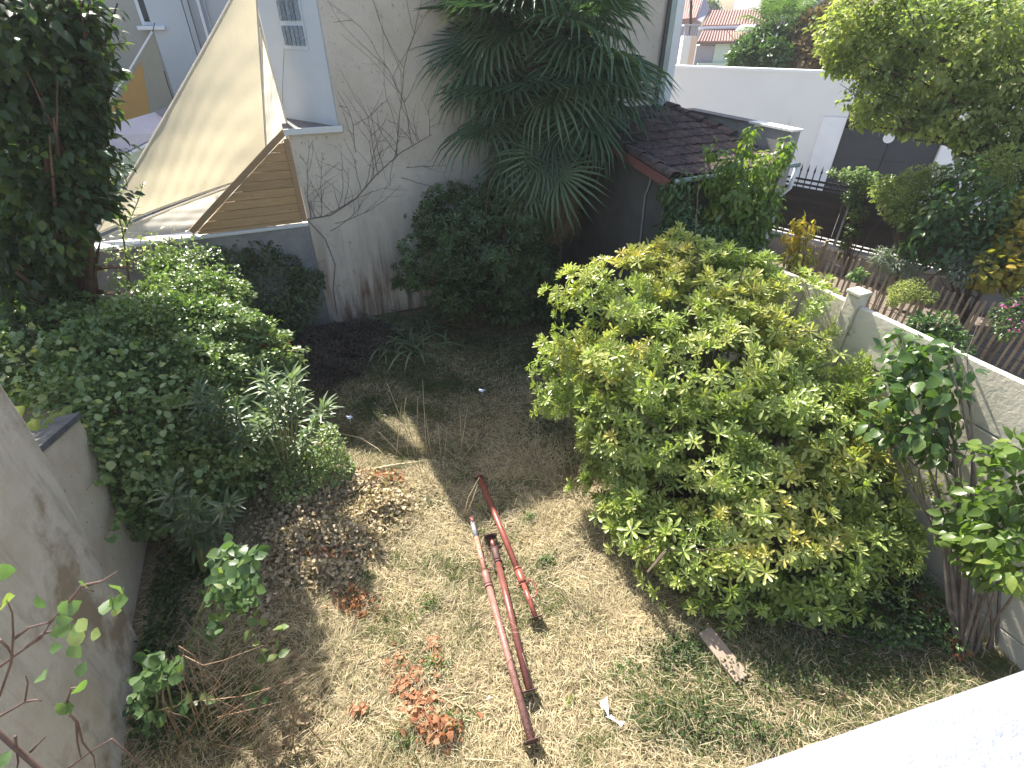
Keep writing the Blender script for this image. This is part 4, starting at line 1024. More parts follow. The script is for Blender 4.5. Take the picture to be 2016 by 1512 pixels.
for c_ in cl:
    for i in range(26):
        b = on_z(c_[0] + rg.normal() * 12, c_[1] + rg.normal() * 6); a = rg.uniform(-2.4, 2.4)
        place_obj('leaf', shared[rg.integers(0, 5)], ir, Matrix.Translation(b) @ Matrix.Rotation(math.pi + a, 4, 'Z') @ Matrix.Scale(rg.uniform(.7, 1.4), 4))

# ---- palm
pb_ = Vector((.42, 9.25, 0))
pl = thing('fan_palm', 'tall fan palm with drooping dark fronds against the cream house', 'palm tree', pb_)
tz = [0, .8, 1.6, 2.4, 3.2, 4.0, 4.7, 5.1]
MB().tube([pb_ + Vector((.02 * i, .02 * math.sin(i), z)) for i, z in enumerate(tz)], [.17, .15, .14, .15, .18, .21, .20, .10], 12).build('trunk', M['fibre'], pl)
mb = MB()
for i in range(420):
    z = rg.uniform(1.6, 4.9); a = rg.uniform(0, 6.28); p = pb_ + Vector((math.cos(a) * .17 + .1, math.sin(a) * .17, z)); mb.tube([p, p + Vector((math.cos(a) * .12, math.sin(a) * .12, -rg.uniform(.02, .18)))], [.007, .002], 3, False)
mb.build('trunk_fibres', M['fibre'], pl)['kind'] = 'stuff'
def fan(seed, R=.66, seg=34, spread=165, droop=.35, tv=.5, mat=None, pet=.55):
    rr = np.random.default_rng(seed); V, F = [], []
    # petiole from the origin along +Y
    for i in range(5):
        q = i / 4; z = .0
        for sx, sz in ((-.011, 0), (.011, 0), (0, .014)): V.append((sx * (1 - .4 * q), q * pet, z + sz))
    for i in range(4):
        for k in range(3):
            a, b = i * 3 + k, i * 3 + (k + 1) % 3; F += [(a, b, b + 3), (a, b + 3, a + 3)]
    for i in range(seg):
        a = math.radians(-spread + 2 * spread * i / (seg - 1)) + rr.uniform(-.03, .03)
        r = R * (1 - .25 * abs(i / (seg - 1) - .5) * 2) * rr.uniform(.88, 1.06)
        dx, dy = math.sin(a), math.cos(a); px_, py_ = dy, -dx; b = len(V)
        dr = droop * rr.uniform(.6, 1.5)
        wv = [.007, .021, .016, .001]; rad = [.0, .45, .75, 1.0]; zz = [0, .03, .0 - dr * .25 * R, -dr * R]
        for w_, q, z in zip(wv, rad, zz):
            x0, y0 = dx * r * q, pet + dy * r * q
            V += [(x0 - px_ * w_, y0 - py_ * w_, z + w_ * .6), (x0, y0, z - w_ * .3), (x0 + px_ * w_, y0 + py_ * w_, z + w_ * .6)]
        for k in range(3):
            o = b + k * 3
            F += [(o, o + 1, o + 4), (o, o + 4, o + 3), (o + 1, o + 2, o + 5), (o + 1, o + 5, o + 4)]
    V = np.array(V)
    return np_mesh('frond', V, np.array(F), mat or L_palm, np.clip(tv + rr.normal(size=len(V)) * .03, 0, .999))
fans = [fan(i, .78 + .05 * (i % 3), 30 + i, 140 + 8 * i, .06 + .07 * i, .15 + .18 * i, None, .7) for i in range(5)]
dfans = [fan(20 + i, .6, 40, 100, .5 + .2 * i, .25 + .3 * i, L_palmdry) for i in range(3)]
def frond(meshes, z, az, el, sc, roll=0, face=None):
    o = pb_ + Vector((.1, 0, z)) + Vector((math.cos(az), math.sin(az), 0)) * .15
    d = Vector((math.cos(az) * math.cos(el), math.sin(az) * math.cos(el), math.sin(el)))
    up = Vector((0, 0, 1)) if abs(el) < 1.2 else Vector((math.cos(az), math.sin(az), .2))
    if el < -.5: up = Vector((math.cos(az), math.sin(az), .35))
    x = d.cross(up).normalized(); zv = x.cross(d)
    m4 = Matrix([[x[r] * sc, d[r] * sc, zv[r] * sc, o[r]] for r in range(3)] + [[0, 0, 0, 1]])
    place_obj('frond', random.choice(meshes), pl, m4 @ Matrix.Rotation(roll, 4, 'Y'))
random.seed(3)
for i in range(16):      # crown, arching out
    frond(fans, 5.0 + random.uniform(-.15, .35), i * 2.399 + .3, random.uniform(.1, 1.1), random.uniform(1.0, 1.25), random.uniform(-.3, .3))
for i in range(20):      # upper ones leaning out towards the lawn
    frond(fans, 4.7 + random.uniform(-.4, .5), -math.pi / 2 + random.uniform(-2.0, 2.0), random.uniform(-.5, .5), random.uniform(.9, 1.1), random.uniform(-.6, .6))
for i in range(26):      # middle ring, level to drooping
    frond(fans, 4.15 + random.uniform(-.35, .5), i * 2.399, random.uniform(-.45, .25), random.uniform(1.05, 1.3), random.uniform(-.5, .5))
for i in range(20):      # skirt hanging down, on the side away from the wall
    frond(fans, 3.55 + random.uniform(-.6, .5), -math.pi / 2 + .3 + random.uniform(-2.2, 2.2), random.uniform(-1.05, -.35), random.uniform(.9, 1.2), random.uniform(-.7, .7))
for i in range(30):      # dry ones
    frond(dfans, 2.75 + random.uniform(-.5, .6), -math.pi / 2 + .5 + random.uniform(-1.9, 1.9), random.uniform(-1.35, -.85), random.uniform(.8, 1.1), random.uniform(-.5, .5))
for az_, z_, el_ in ((3.1, 4.6, .1), (3.4, 4.2, -.1), (2.9, 3.9, -.2), (3.7, 4.4, .3), (3.5, 3.6, -.4), (3.9, 3.9, -.1), (3.2, 4.9, .5), (4.1, 4.6, .1)):
    frond(fans, z_, az_, el_, 1.25, random.uniform(-.5, .5))
for (s_, x0, y0) in ((1.15, .35, -.2), (1.1, .6, .0), (1.1, -.5, -.3)):
    pass
mb = MB()
for c_ in ((1060, 60), (1100, 95), (1030, 75)):
    b = on_y(c_[0], c_[1], 9.0)
    for i in range(60):
        p = b + Vector(rg.normal(size=3)) * .12; mb.tube([b + Vector((0, .1, .15)), p, p + Vector((rg.normal() * .05, 0, -.08))], [.004, .004, .008], 3, False)
mb.build('fruit_stalks', surf('ochre_fruit_stalk', (.16, .10, .04), (.30, .20, .08), 20, .8), pl)['kind'] = 'stuff'

# ---- bare climber on the cream wall
bv = thing('bare_creeper', 'leafless creeper fanning across the cream wall', 'creeper', on_z(655, 640))
mb = MB()
def wallpt(s_, z_): return W(s_, 9.135 + 0, z_)
def grow(s_, z_, ang, L, r, depth, rnd):
    pts = [(s_, z_)]; st_n = max(4, int(L / .12)); a = ang
    for i in range(st_n):
        a += rnd.uniform(-.22, .22) + (math.pi / 2 - a) * .03
        s_ += math.cos(a) * L / st_n; z_ += math.sin(a) * L / st_n
        if s_ < .3 or s_ > 3.9 or z_ > 6.0 or (z_ > 3.15 and s_ < 1.03): break
        pts.append((s_, z_))
        if depth > 0 and rnd.random() < (.42 if depth > 1 else .3):
            grow(s_, z_, a + rnd.choice([-1, 1]) * rnd.uniform(.4, 1.1), L * rnd.uniform(.3, .6), r * .6, depth - 1, rnd)
    if len(pts) > 1: mb.tube([wallpt(*p) for p in pts], [r * (1 - .7 * i / len(pts)) for i in range(len(pts))], 4, False)
rnd = random.Random(5)
main = [st(on_t(x, y, 9.13)) + (on_t(x, y, 9.13).z,) for x, y in [(605, 432), (650, 424), (700, 392), (740, 345), (790, 300), (850, 265)]]
main = [(m_[0], m_[2]) for m_ in main]
mb.tube([wallpt(*p) for p in main], [.012, .011, .009, .008, .006, .004], 5)
for i in range(len(main) - 1):
    for k in range(4):
        f = rnd.random(); p = (main[i][0] * (1 - f) + main[i + 1][0] * f, main[i][1] * (1 - f) + main[i + 1][1] * f)
        grow(p[0], p[1], rnd.uniform(1.0, 2.2), rnd.uniform(.4, 1.1), .004, 2, rnd)
for x, y, an, L_ in ((605, 432, 1.9, .9), (612, 432, 1.4, 1.2), (620, 430, 1.7, 1.2), (632, 428, 1.3, 1.0), (640, 425, .2, 1.2), (660, 440, -.1, 1.3), (650, 455, .1, 1.0), (780, 300, 1.5, 3.0), (810, 285, 1.45, 2.6), (745, 345, 1.6, 1.2), (700, 300, 1.5, 1.4), (800, 330, .1, .7), (790, 350, -.2, .8)):
    p = on_t(x, y, 9.13); q = st(p); grow(q[0], p.z, an, L_, .0048, 2 if x < 700 else 1, rnd)
st1 = [on_t(x, y, 9.12) for x, y in [(606, 434), (640, 470), (660, 520), (656, 570), (664, 620)]]
mb.tube([Vector(p) for p in st1], [.008, .007, .006, .007, .008], 5)
mb.build('stems', M['vine'], bv)['kind'] = 'stuff'
# ================================================================ lawn
def lobe_s(lst):
    out = []
    for px, py, s_, r_ in lst:
        c = on_s(px, py, s_); T = c.y * CP + (H - c.z) * SP; R = r_ / FPX * T; out.append((np.array(c), np.array([R, R, R * .9])))
    return out
def grass(name, N, s0, s1, t0, t1, lmin, lmax, wmin, wmax, flat, tintf, upright=0.0, kind='grass', label=None, dens=None, seed=3):
    g = np.random.default_rng(seed)
    s_ = g.uniform(s0, s1, N); t_ = t0 + (t1 - t0) * g.random(N) ** 1.25
    if dens is not None:
        k = dens(s_, t_) > g.random(N); s_, t_ = s_[k], t_[k]
    N = len(s_)
    x = s_ * CA - t_ * SA; y = s_ * SA + t_ * CA; z = ground_h(s_, t_) + g.uniform(0, .025, N)
    az = vnoise(s_ * 1.7, t_ * 1.7, 4) * 9 + g.normal(size=N) * 1.1
    L = g.uniform(lmin, lmax, N); el = np.clip(g.normal(size=N) * .28 + flat, .02, 1.45)
    el = np.where(g.random(N) < upright, g.uniform(.9, 1.4, N), el)
    w_ = g.uniform(wmin, wmax, N)
    d = np.stack([np.cos(az), np.sin(az), np.zeros(N)], 1); sd = np.stack([-np.sin(az), np.cos(az), g.uniform(-.5, .5, N)], 1)
    B = np.stack([x, y, z], 1); up = np.array([0, 0, 1.0])
    curl = g.normal(size=N) * .25
    p1 = B + d * (L * .5 * np.cos(el))[:, None] + up * (L * .5 * np.sin(el))[:, None]
    p2 = B + d * (L * .95 * np.cos(el * .5))[:, None] + up * (L * .62 * np.sin(el))[:, None] + sd * (L * curl)[:, None]
    p2[:, 2] = np.maximum(p2[:, 2], z + .004)
    V = np.stack([B - sd * w_[:, None] / 2, B + sd * w_[:, None] / 2, p1 - sd * w_[:, None] * .45, p1 + sd * w_[:, None] * .45, p2], 1).reshape(-1, 3)
    b = (np.arange(N) * 5)[:, None]
    F = np.stack([b + [[0, 1, 3]], b + [[0, 3, 2]], b + [[2, 3, 4]]], 1).reshape(-1, 3)
    T = np.repeat(np.clip(tintf(s_, t_, g), 0, .999), 5)
    o = link(bpy.data.objects.new(name, np_mesh(name, V, F, L_grass, T))); tagp(o, label, kind, None, 'stuff'); return o
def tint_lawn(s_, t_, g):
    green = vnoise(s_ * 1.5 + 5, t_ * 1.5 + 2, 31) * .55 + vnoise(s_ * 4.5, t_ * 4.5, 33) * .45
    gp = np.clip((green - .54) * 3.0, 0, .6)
    gp = gp + np.clip((t_ - 4.6) / 3, 0, .55) + np.clip((s_ - 2.2) / 1.5, 0, .6) * (t_ < 3.5) * .8 + np.clip((.9 - s_) / 2.2, 0, .35) * (t_ < 4) * .3  # far and right-hand shade deepened here by darker, greener blades
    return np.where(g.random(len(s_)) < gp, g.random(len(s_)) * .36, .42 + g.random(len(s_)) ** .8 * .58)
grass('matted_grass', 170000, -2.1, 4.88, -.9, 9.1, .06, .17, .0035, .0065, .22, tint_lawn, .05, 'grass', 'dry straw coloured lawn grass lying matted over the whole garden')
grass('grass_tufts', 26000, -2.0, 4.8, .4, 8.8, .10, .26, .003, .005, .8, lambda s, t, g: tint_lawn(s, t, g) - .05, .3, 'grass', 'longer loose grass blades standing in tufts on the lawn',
      dens=lambda s, t: np.clip((vnoise(s * 2.2 + 8, t * 2.2, 41) - .4) * 3, .05, 1), seed=5)
# ground ivy and weeds in the shade
def litter(name, label, cat, pts, N, size, mat, tpls, lift=.03, tint=(0, 1), seed=1, single=0, curl=.6, part='leaf', up=.0):
    g = np.random.default_rng(seed); pts = np.array(pts, float); k = g.integers(0, len(pts), N)
    px = pts[k, 0] + g.normal(size=N) * pts[k, 2] * .5; py = pts[k, 1] + g.normal(size=N) * pts[k, 3] * .5
    P = np.array([on_z(a, b, 0) for a, b in zip(px, py)])
    S_, T_ = P[:, 0] * CA + P[:, 1] * SA, -P[:, 0] * SA + P[:, 1] * CA
    ok = (S_ > -2.05) & (S_ < 4.85) & (T_ > .3) & (T_ < 9.1); P = P[ok]; S_, T_ = S_[ok], T_[ok]; N = len(P)
    rr = np.clip(1 - np.hypot((px[ok] - pts[k[ok], 0]) / pts[k[ok], 2], (py[ok] - pts[k[ok], 1]) / pts[k[ok], 3]), 0, 1)
    P[:, 2] = ground_h(S_, T_) + .015 + lift * g.random(N) * (.4 + rr)
    d = g.normal(size=(N, 3)) * [1, 1, curl]; u_ = np.array([0, 0, 1.0]) + g.normal(size=(N, 3)) * curl
    t = thing(name, label, cat, Vector(P.mean(0)) * Vector((1, 1, 0)))
    leaves(t, 'leaves', tpls, P, frames(d, u_), size * g.uniform(.6, 1.3, N), g.uniform(*tint, N), mat, single, part_name=part)
    return t
flat_ = [tpl_ovate(.9, .2, .12), tpl_ovate(1.0, -.15, .15), tpl_ovate(.7, .3, .05)]
crisp = [tpl_leaf(.8, .45, .25), tpl_leaf(.9, -.35, .3), tpl_leaf(.6, .6, .15)]
litter('ground_ivy', 'dark leafy ground cover in the shade below the big shrub, lower right', 'ground cover', [(1500, 1330, 260, 70), (1350, 1420, 160, 60), (1700, 1330, 180, 60), (1600, 1260, 250, 60), (1330, 1290, 60, 40), (1450, 1450, 140, 50)], 5200, .034, L_moss, leafS, .08, seed=2)
litter('ground_ivy', 'low dark weeds on the shaded ground beside the side wall', 'ground cover', [(330, 1180, 60, 90), (300, 1290, 60, 70), (380, 1120, 50, 40), (330, 1400, 120, 80)], 3200, .055, L_moss, leafS, .10, seed=3)
litter('weed_patch', 'green weeds growing in the shaded part of the lawn behind the stems', 'weeds', [(800, 730, 120, 25), (900, 760, 110, 25), (730, 800, 60, 30), (1010, 720, 90, 25), (960, 680, 120, 15), (1080, 840, 60, 50)], 3600, .05, L_moss, leafS, .05, seed=4)
for i, (x, y, r) in enumerate([(765, 1015, 22), (1075, 1105, 16), (850, 1190, 30), (1040, 1022, 18), (860, 1310, 40), (890, 1420, 40), (720, 1135, 18), (1230, 1320, 40), (700, 980, 16), (790, 1460, 40)]):
    litter('weed_tuft', ['little green weed left of the thin end of the props', 'little green weed between the right prop and the big shrub', 'spreading green weed left of the props, halfway down', 'small green weed by the shadow edge beside the red prop', 'green weed in the lawn right of the orange leaves, upper one', 'green weed right of the orange leaves, near the lower edge', 'green weed inside the dried leaf pile', 'pale green weed left of the wooden plank', 'small green weed at the far edge of the leaf pile', 'green weed below the orange leaves at the bottom edge'][i], 'weed', [(x, y, r, r * .7)], 110, .045, L_mid, [tpl_leaf(.3, .2)], .05, (.3, 1), seed=50 + i)
litter('dried_leaf_pile', 'broad heap of dried tan leaves and cuttings left of the props', 'leaf pile', [(590, 1010, 70, 60), (640, 960, 60, 30), (700, 960, 80, 30), (620, 1060, 80, 40), (560, 1080, 60, 60), (690, 1060, 70, 50), (760, 1000, 60, 35), (560, 960, 40, 30), (640, 1130, 60, 30), (500, 1150, 40, 60)], 9500, .043, L_dry, flat_ + crisp[:1], .15, seed=6, single=300, tint=(.1, 1))
litter('reddish_leaf_litter', 'scattered reddish brown leaves on the near part of the leaf heap', 'leaf litter', [(740, 950, 60, 20), (650, 1100, 90, 30), (700, 1190, 50, 30), (600, 1010, 60, 40), (870, 1440, 60, 40)], 420, .06, L_rust, crisp, .10, seed=7, tint=(.2, .8))
litter('orange_leaf_branch', 'scatter of crumpled orange brown dead leaves left of the prop base plate', 'leaf litter', [(780, 1305, 36, 24), (820, 1330, 46, 30), (850, 1270, 12, 12), (810, 1370, 45, 20), (845, 1385, 50, 34), (790, 1350, 30, 15), (710, 1400, 16, 8), (860, 1300, 12, 10), (835, 1410, 30, 12)], 290, .044, L_rust, flat_, .035, seed=8, single=290, tint=(.1, .95), curl=.22)
litter('fallen_leaves', 'a few large dry brown leaves lying along the shaded left edge of the lawn', 'leaf litter', [(590, 1340, 14, 40), (580, 1290, 20, 60), (560, 1470, 20, 20), (600, 1400, 18, 40), (540, 1250, 20, 50)], 46, .10, L_dry, crisp, .03, seed=9, single=46, tint=(.1, .55), curl=.35)
litter('fallen_yellow_leaves', 'odd yellow and pale leaves lying on the lawn', 'leaf litter', [(892, 1225, 4, 3), (1115, 1385, 4, 3), (1140, 1255, 4, 3), (750, 780, 4, 3), (965, 818, 4, 3), (820, 750, 30, 10), (945, 1005, 4, 3)], 9, .08, L_apple, [tpl_leaf(.8, .2)], .02, seed=10, single=9, tint=(.95, 1), curl=.2)

# ================================================================ steel props
def prop(label, A, J, B, mats, plateA, plateB, ring, rin=.024, rout=.031, inner_first=True, holes=True, grey=False):
    z = .075
    a, j, b = on_z(*A, z), on_z(*J, z), on_z(*B, z)
    t = thing('steel_prop', label, 'steel prop', (a + b) / 2 * Vector((1, 1, 0)), 'steel props lying on the lawn')
    ax = (b - a).normalized(); sd = Vector((-ax.y, ax.x, 0)); up = Vector((0, 0, 1))
    (i0, i1), (o0, o1) = ((a, j), (j, b)) if inner_first else ((j, b), (a, j))
    if grey:
        k = i0.lerp(i1, .10), i0.lerp(i1, .38)
        MB().tube([i0, k[0]], rin, 14).build('tip', mats[0], t, smooth=True); MB().tube([k[0], k[1]], rin, 14).build('bare_section', M['bare'], t, smooth=True)
        MB().tube([k[1], i1 + (i1 - i0).normalized() * .05], rin, 14).build('inner_tube', mats[0], t, smooth=True)
    else: MB().tube([i0 if inner_first else i0 - (i1 - i0).normalized() * .05, i1], rin, 14).build('inner_tube', mats[0], t, smooth=True)
    MB().tube([o0, o1], rout, 16).build('outer_tube', mats[1], t, smooth=True)
    jc = j; dn = ax if inner_first else -ax
    MB().tube([jc - dn * .012, jc + dn * .012, jc + dn * .13, jc + dn * .14], [rout + .003, rout + .008, rout + .008, rout], 16).build('collar', mats[2], t, smooth=True)
    MB().tube([jc + dn * .145, jc + dn * .165], rout + .007, 14).build('collar_ring', mats[2], t, smooth=True)
    if holes:
        L = (i1 - i0).length; n_ = int(L / .105)
        toc = (Vector((0, 0, H)) - (i0 + i1) / 2).normalized(); e = (toc - (i1 - i0).normalized() * toc.dot((i1 - i0).normalized())).normalized()
        for k in range(1, n_ + 1):
            c = i0 + (i1 - i0) * ((k - .3) / n_); MB().tube([c + e * (rin - .002), c + e * (rin + .0012)], .0068, 8).build('pin_hole', M['black'], t)
    # bent pin: a loop of steel rod through the tube
    w0 = jc - dn * .01 + sd * ring * (rin + .02); pts = []
    for k in range(15):
        q = 2 * math.pi * k / 14; pts.append(jc + dn * (-.02 - .075 + .09 * math.cos(q)) + sd * ring * (.055 + .045 * math.sin(q)) + up * (.02 * math.cos(q * .5)))
    MB().tube(pts, .0065, 6).build('pin_loop', mats[3], t, smooth=True)
    MB().tube([jc - sd * .075 + up * .012 - dn * .03, jc + sd * .085 + up * .012 - dn * .02], .007, 6).build('pin', mats[3], t, smooth=True)
    def plate(c, dirn, tilt, mat, s_=.068):
        n_ = (dirn + up * tilt).normalized(); u_ = sd; v_ = n_.cross(u_).normalized()
        o = c + n_ * .004 - u_ * s_ - v_ * s_
        lo = min((o + u_ * a_ + v_ * b_).z for a_ in (0, 2 * s_) for b_ in (0, 2 * s_)); o = o + up * max(0, .004 - lo)
        p = MB().box(o, u_ * 2 * s_, v_ * 2 * s_, n_ * .006).build('base_plate', mat, t, bevel=.002)
        OFF[p.name] = OFF[t.name]
        for sx in (.25, 1.75):
            for sy in (.25, 1.75):
                c_ = o + u_ * s_ * sx + v_ * s_ * sy; MB().tube([c_ - n_ * .002, c_ + n_ * .008], .008, 8).build('bolt_hole', M['stick'], p)
    if plateA is not None: plate(a, -ax, plateA, M['rust'] if mats[4] is None else mats[4])
    if plateB is not None: plate(b, ax, plateB, M['darksteel'])
    return t
prop('longest prop, scraped brown with a salmon inner tube, leftmost of the three', (928, 1019), (955, 1128), (1046, 1458), (M['rustpink'], M['rustbrown'], M['rustbrown'], M['darksteel'], None), None, -.15, 1, grey=True)
prop('middle prop, glossy maroon, closed up with a plate at both ends', (966, 1058), (974, 1082), (1042, 1358), (M['rust'], M['rust'], M['darksteel'], M['darksteel'], M['darksteel']), .2, -.35, -1, holes=False)
prop('brick red prop on the right whose far end lies in the shade', (944, 938), (1029, 1146), (1054, 1214), (M['rustred'], M['rustred'], M['rustred'], M['rustred'], M['rustred']), .9, -.45, 1, inner_first=False)

# ================================================================ small things on the lawn
def stake_light(label, px, py, bx, by):
    b = on_z(bx, by, 0); h = .26; t = thing('stake_light', label, 'garden light', b, 'solar stake lights')
    MB().tube([b, b + ZX * h], .009, 8).build('stake', M['chrome'], t, smooth=True)
    MB().tube([b + ZX * (h - .05), b + ZX * h], [.024, .03], 14).build('lamp_body', M['bare'], t, smooth=True)
    MB().tube([b + ZX * h, b + ZX * (h + .012), b + ZX * (h + .028)], [.062, .056, .034], 18).build('cap', M['chrome'], t, smooth=True)
    c = b + ZX * (h + .029); MB().box(c - Vector((.018, .018, 0)), (.036, 0, 0), (0, .036, 0), (0, 0, .003)).build('solar_panel', M['panel'], t)
stake_light('solar stake light standing alone in the middle of the shaded lawn', 950, 765, 950, 796)
stake_light('solar stake light at the left edge, beside the sunlit oleander', 688, 815, 694, 850)
a, b = on_z(697, 930, .03), on_z(856, 905, .03)
tagp(MB().tube([a, a.lerp(b, .5) + ZX * .02, b], [.016, .013, .009], 7).build('cane', M['stick']), 'pale straw cane lying on the edge of the sunlit lawn', 'cane')
a, b = on_z(1386, 1243, .06), on_z(1461, 1338, .04); d = (b - a).normalized(); q = Vector((-d.y, d.x, 0))
tagp(MB().box(a - q * .075, d * (b - a).length, q * .15, ZX * .028).build('plank', M['plank'], bevel=.004), 'short bleached wooden plank lying at the foot of the big shrub', 'plank')
for (x, y, s_, lab) in ((1216, 1424, .06, 'larger crumpled white paper scrap near the bottom edge of the lawn'), (1190, 1388, .045, 'smaller white paper scrap, further up the lawn'), (962, 1374, .02, 'tiny white scrap left of the middle prop plate')):
    c = on_z(x, y, .05); v = [c + Vector((rg.normal() * s_ * .6, rg.normal() * s_ * .6, rg.uniform(0, .03))) for _ in range(9)]
    mb = MB(); mb.add(v, [(0, 1, 2), (0, 2, 3), (3, 4, 0), (4, 5, 0), (5, 6, 1), (1, 6, 7), (7, 8, 2)]); o = mb.build('paper_scrap', M['paper']); tagp(o, lab, 'paper scrap')
    md = o.modifiers.new('thick', 'SOLIDIFY'); md.thickness = .002
a, b = on_z(650, 860, .06), on_z(770, 908, .04)
def twigs(name, label, cat, lines, mat, r=.006, pxz=True, y=None, heads=False):
    first = lines[0][0]; base = on_y(first[0], first[1], y) if y else on_z(first[0], first[1], 0)
    t = thing(name, label, cat, Vector((base.x, base.y, 0)))
    for ln in lines:
        if y: pts = [on_y(px, py, y) for px, py in ln]
        else: pts = [on_z(p_[0], p_[1], p_[2] if len(p_) > 2 else .04) for p_ in ln]
        n_ = len(pts); MB().tube(pts, [r * (1 - .65 * i / max(1, n_ - 1)) for i in range(n_)], 5).build('stem', mat, t, smooth=True)
    return t
twigs('dead_branch', 'long forked dead branch lying under the big shrub, lower right', 'branch', [[(1560, 1226, .1), (1640, 1246, .08), (1700, 1262, .06), (1760, 1263, .08), (1805, 1258, .1)], [(1700, 1262, .06), (1740, 1285, .05), (1800, 1292, .05), (1860, 1290, .05)], [(1715, 1262, .06), (1750, 1275, .07), (1790, 1300, .05), (1840, 1330, .05)]], M['vine'], .011)
twigs('dead_branch', 'thin pale stalk sticking out from the leaf pile over the shade edge', 'branch', [[(655, 850, .05), (710, 862, .12), (745, 884, .10), (768, 908, .03)]], M['stick'], .007)
twigs('dry_twig', 'long thin dry twig on the lawn between props and big shrub', 'twig', [[(1080, 1145), (1110, 1160), (1130, 1175), (1160, 1180)]], M['stick'], .005)
twigs('dry_twig', 'dry straight twig at the bottom edge of the lawn', 'twig', [[(915, 1494), (970, 1497), (1030, 1502)]], M['stick'], .006)
twigs('dry_twig', 'dark thin twig left of the orange leaves, in the speckled shade', 'twig', [[(700, 1310), (760, 1290), (830, 1262)], [(700, 1210), (690, 1250), (700, 1300)]], M['vinedark'], .005)
# tall dry stems
sy = on_z(820, 900).y
lines = []
for bx, by, tx, ty, bend in [(822, 905, 762, 755, 0), (830, 905, 800, 780, -10), (840, 900, 832, 748, 0), (820, 905, 822, 780, 0), (850, 905, 838, 820, 0), (905, 900, 920, 805, 0), (910, 900, 905, 808, 0), (805, 900, 795, 850, 0), (868, 900, 862, 830, 0), (800, 905, 745, 850, 0), (835, 900, 850, 850, 0), (780, 900, 790, 800, 0), (875, 905, 880, 840, 0), (915, 895, 940, 850, 6)]:
    lines.append([(bx, by), ((bx * .6 + tx * .4) + bend, by * .6 + ty * .4), (tx * .8 + bx * .2 + bend, ty * .8 + by * .2), (tx, ty)])
twigs('tall_dry_grass', 'tuft of tall thin dry stems standing in the shade edge of the lawn', 'dry stems', lines, M['stick'], .0055, y=sy)
lines = [[(1130, 960), (1128, 930), (1120, 905)], [(1125, 965), (1112, 930), (1108, 900)], [(1135, 960), (1140, 925), (1150, 900)], [(1120, 965), (1105, 945), (1108, 935)], [(1140, 965), (1150, 950), (1158, 930)]]
twigs('dry_seed_stalks', 'few reddish dry seed stalks at the left foot of the big shrub', 'dry stems', lines, M['redstem'], .008, y=on_z(1130, 965).y)
twigs('dry_grass_stalk', 'bent straw stalk beside the far end of the thin prop', 'dry stems', [[(912, 1022), (922, 980), (938, 950), (944, 940)], [(914, 1022), (930, 985), (940, 955)]], M['stick'], .007, y=on_z(912, 1022).y)

# ================================================================ roses and stalks, lower left
def leafy(t, pts, size, mat, tint=(.2, .9), tpls=leafR, y=None, z=None, jit=.0, up=(0, -.4, 1.0), part=300):
    P = np.array(pts); n_ = len(P); D = rg.normal(size=(n_, 3)) * [1, .7, .45]
    U = np.tile(np.array(up), (n_, 1)) + rg.normal(size=(n_, 3)) * .35
    leaves(t, 'leaves', tpls, P, frames(D, U), size * rg.uniform(.7, 1.2, n_), rg.uniform(*tint, n_), mat, part)
def cloud(lst, y, dy=.12):
    return [on_y(x + rg.normal() * r * .5, yy + rg.normal() * r * .5, y + rg.normal() * dy) for x, yy, r, n_ in lst for _ in range(n_)]
ry = 2.25
rb = twigs('rose_bush', 'rose bush with rounded leaves, its longest shoot sunlit against the dry leaves', 'rose bush', [[(345, 1330), (368, 1270), (392, 1208), (420, 1140), (444, 1085)], [(380, 1240), (440, 1290), (480, 1255), (500, 1240), (495, 1215)], [(500, 1250), (510, 1280), (530, 1300)], [(392, 1208), (430, 1170), (470, 1150)], [(430, 1290), (440, 1300), (455, 1230), (450, 1190)], [(368, 1270), (410, 1290), (400, 1240)]], M['greenstem'], .012, y=ry)
leafy(rb, cloud([(455, 1085, 24, 26), (440, 1130, 30, 40), (485, 1140, 28, 36), (430, 1170, 24, 24), (475, 1175, 26, 26), (420, 1235, 20, 14), (505, 1095, 16, 10)], ry), .085, L_rose, (.1, .75))
leafy(rb, [on_y(x, yy, ry - .1) for x, yy in [(455, 1205), (468, 1214), (482, 1204), (487, 1222), (512, 1218), (490, 1240), (540, 1238), (541, 1255), (548, 1240), (512, 1267), (530, 1290), (547, 1293), (510, 1285), (525, 1305), (418, 1225), (432, 1223), (450, 1150), (505, 1212), (463, 1118), (425, 1118)]], .085, L_rose, (.7, .95), up=(-.3, -.1, 1.0))  # paler tints paint the sun on this shoot
rb2 = twigs('rose_bush', 'low dim rose bush against the foot of the side wall', 'rose bush', [[(300, 1440), (310, 1380), (300, 1330), (280, 1310)], [(340, 1400), (330, 1350), (290, 1320)], [(300, 1460), (290, 1400), (265, 1380)], [(310, 1400), (350, 1390), (370, 1370)], [(300, 1440), (290, 1440), (270, 1450)]], M['greenstem'], .010, y=1.75)
leafy(rb2, cloud([(295, 1310, 26, 30), (320, 1325, 26, 26), (290, 1350, 26, 24), (270, 1390, 20, 16), (285, 1440, 20, 10), (370, 1380, 14, 7), (300, 1410, 24, 10), (410, 1380, 8, 3), (345, 1310, 14, 8), (500, 1375, 16, 6)], 1.75, .08), .075, L_rose, (.1, .6))  # darker tints put the dimness of the shade into these leaves
